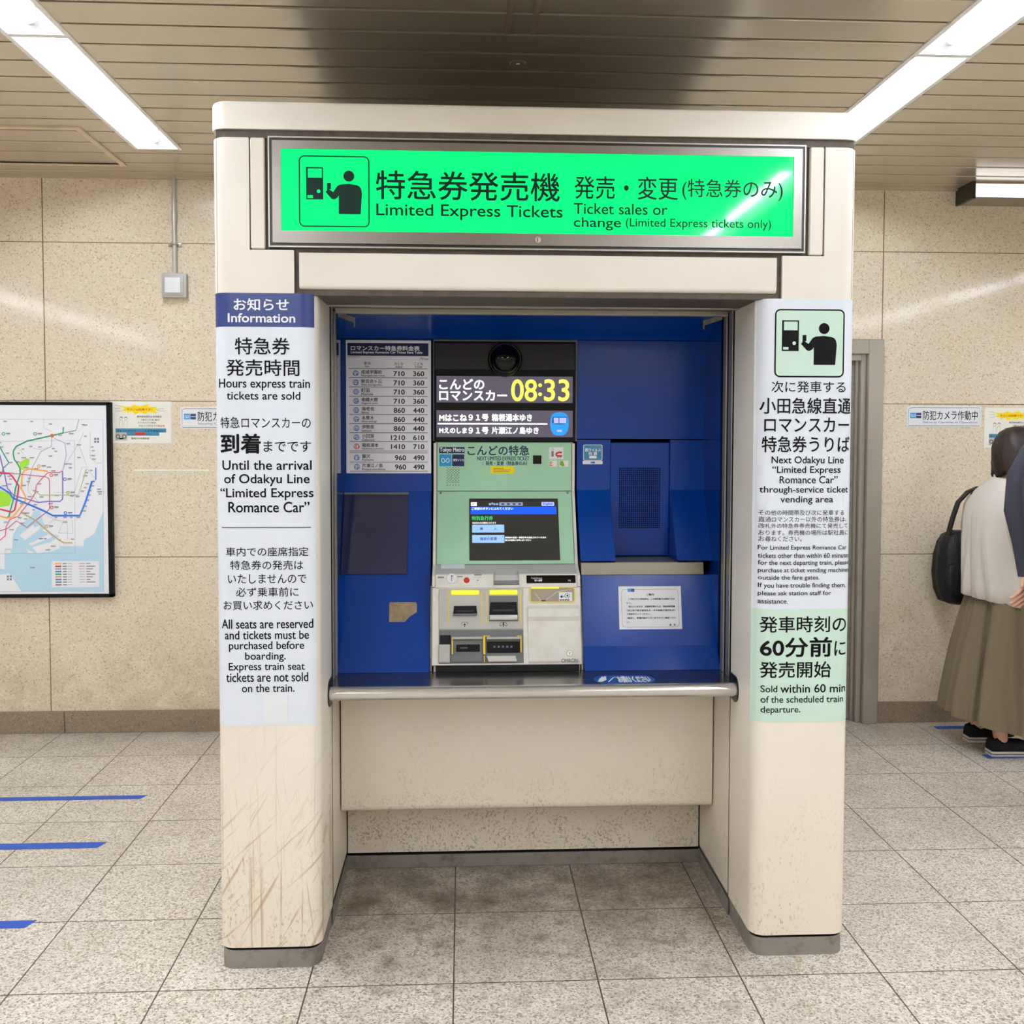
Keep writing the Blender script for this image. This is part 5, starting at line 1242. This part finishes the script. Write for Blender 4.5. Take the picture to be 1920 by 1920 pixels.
# backpack hanging from her far shoulder
T = thing('backpack', 'puffy black backpack hanging at the far side of the woman at right', 'backpack', (2.42, 4.87, .66))
rg = []
by = 4.89
for z, x0, x1, w in ((.655, 2.43, 2.53, .05), (.672, 2.385, 2.58, .08), (.73, 2.362, 2.62, .092), (.82, 2.355, 2.635, .095), (.90, 2.362, 2.63, .094), (.97, 2.378, 2.60, .085), (1.01, 2.40, 2.57, .066), (1.03, 2.44, 2.54, .04)):
    rg.append(ring((x0+x1)/2+.05, by, z, (x1-x0)/2, w, 60, .03, 9, z*11, 0, 3))
B().loft(rg).build('bag', m_bag, T, sm=80)
B().loft([ring(2.52, by-.088, z, w, r_, 30, .03, 5, z*8, 0, 3) for z, r_, w in ((.70, .006, .07), (.72, .016, .09), (.80, .019, .10), (.86, .012, .09), (.87, .005, .07))]).build('front_pocket', m_bag, T, sm=80)
b = B()
path = [(2.455, 4.87, .98), (2.46, 4.86, 1.04), (2.468, 4.84, 1.11), (2.478, 4.815, 1.18), (2.515, 4.79, 1.235), (2.56, 4.775, 1.258), (2.60, 4.785, 1.245), (2.635, 4.81, 1.17), (2.63, 4.85, 1.05), (2.60, 4.88, .95)]
for i in range(len(path)-1):
    p, q = Vector(path[i]), Vector(path[i+1]); d_ = (q-p).normalized(); u_ = Vector((-d_.z, 0, d_.x))*.004
    b.prism([tuple(p+u_+Vector((0, e_, 0))) for e_ in (-.02, .02)]+[tuple(p-u_+Vector((0, e_, 0))) for e_ in (.02, -.02)], [tuple(q+u_+Vector((0, e_, 0))) for e_ in (-.02, .02)]+[tuple(q-u_+Vector((0, e_, 0))) for e_ in (.02, -.02)])
b.build('strap', m_bag, T)

T.location.x += .012
# ---- man in navy with hands behind his back, mostly beyond the right edge
T = thing('person', 'person in a dark navy top at the right edge, hands held behind the back', 'person', (2.42, 3.75, 0))
my = 3.75; D = .115
def mx(x): return x+.115
nodes = [(mx(2.30), my, .94, .12, .15), (mx(2.295), my, 1.12, .11, .15), (mx(2.285), my, 1.30, .12, .17), (mx(2.29), my, 1.45, .08, .10), (mx(2.31), my, 1.52, .055, .056),
         (mx(2.325), my, 1.58, .066, .064), (mx(2.345), my, 1.64, .085, .076), (mx(2.345), my, 1.70, .085, .078), (mx(2.335), my, 1.745, .056, .055),
         (2.425, my-.10, .86, .095), (2.405, my-.10, .50, .066), (2.40, my-.10, .13, .04), (2.41, my-.10, .05, .036), (2.50, my-.10, .03, .028),
         (2.425, my+.10, .86, .095), (2.405, my+.10, .50, .066), (2.40, my+.10, .13, .04), (2.41, my+.10, .05, .036), (2.50, my+.10, .03, .028),
         (mx(2.28), my-.19, 1.42, .056), (mx(2.27), my-.235, 1.15, .045), (mx(2.30), my-.19, .96, .036), (mx(2.31), my-.18, .90, .028),
         (mx(2.275), my+.19, 1.42, .056), (mx(2.245), my+.225, 1.16, .045), (2.375, my+.215, .955, .034), (2.377, my+.205, .905, .028)]
b = B(); b.add(*skin_mesh(nodes, bones, 0, 2))
hand(b, (mx(2.31), my-.18, .90), (.2, .1, -.95), (.9, 0, .2), .35, 1.0)
hand(b, (2.388, my+.20, .905), (-.60, -.10, -.52), (.45, .15, -.75), -.16, 1.0)
hx_ = mx(2.345)
ell(b, (hx_+.085, my, 1.645), (.022, .013, .020)); ell(b, (hx_, my-.082, 1.645), (.018, .009, .03)); ell(b, (hx_, my+.082, 1.645), (.018, .009, .03))
b.build('body', m_skin, T, sm=80, fixn=False)
e = B()
for y in (my-.03, my+.03): ell(e.mat(0), (hx_+.067, y, 1.665), (.010, .013, .007), 8)
e.mat(1).tube([(hx_+.063, my-.024, 1.602), (hx_+.068, my, 1.601), (hx_+.063, my+.024, 1.602)], .004, 6)
e.build('face_features', [m_black, m_brown], T)
hr = []
for z, cx, rx, ry in ((1.785, 2.33, .02, .02), (1.775, 2.33, .06, .055), (1.75, 2.33, .09, .083), (1.71, 2.325, .098, .094), (1.67, 2.31, .085, .094), (1.63, 2.295, .066, .09), (1.595, 2.285, .052, .078)):
    hr.append([(mx(min(cx+rx*math.cos(2*PI*i/40), 2.40 if z > 1.72 else 2.335)), my+ry*math.sin(2*PI*i/40), z) for i in range(40)])
B().loft(hr).build('hair', m_hair, T, sm=80)
def mf(cx, z, rx, ry, amp, ph): return ring(mx(cx), my, z, rx, ry, 64, amp, 6, ph, 0, 2.3)
b = B(); b.loft([mf(2.31, .88, .135, .20, .01, 0), mf(2.305, .97, .14, .205, .012, .6), mf(2.29, 1.07, .14, .205, .012, 1.2), mf(2.285, 1.20, .145, .21, .01, 2), mf(2.283, 1.32, .15, .215, .006, 2.4), mf(2.288, 1.42, .142, .20, .004, 2.8), mf(2.295, 1.485, .11, .15, .002, 3), mf(2.303, 1.52, .075, .085, 0, 3), mf(2.31, 1.545, .062, .064, 0, 3)], False)
b.tube([(mx(2.275), my-.15, 1.44), (mx(2.27), my-.20, 1.39), (mx(2.265), my-.235, 1.26), (mx(2.275), my-.245, 1.14), (mx(2.30), my-.20, 1.0), (mx(2.31), my-.185, .92)], [.07, .082, .078, .072, .06, .046], 20, False)
b.tube([(mx(2.275), my+.12, 1.455), (mx(2.262), my+.18, 1.425), (mx(2.245), my+.225, 1.33), (mx(2.24), my+.24, 1.20), (2.372, my+.235, 1.06), (2.366, my+.215, .925)], [.07, .084, .09, .084, .066, .046], 24, False)
b.build('jumper', m_navycloth, T, sm=80)
for sg in (-1, 1):
    B().loft([ring(2.423, my+sg*.09, .94, .13, .10, 36), ring(2.42, my+sg*.10, .75, .105, .095, 36, .01, 5), ring(2.405, my+sg*.10, .5, .085, .08, 36, .015, 5, 1), ring(2.41, my+sg*.10, .2, .075, .068, 36, .02, 4, 2), ring(2.41, my+sg*.10, .05, .078, .068, 36, .02, 4, 2)]).build('trouser_leg', m_trouser, T, sm=80)
    shoe(T, 2.325, my+sg*.10, 0, 1, .28)

for o in list(bpy.data.objects):
    if '_o' in o: del o['_o']
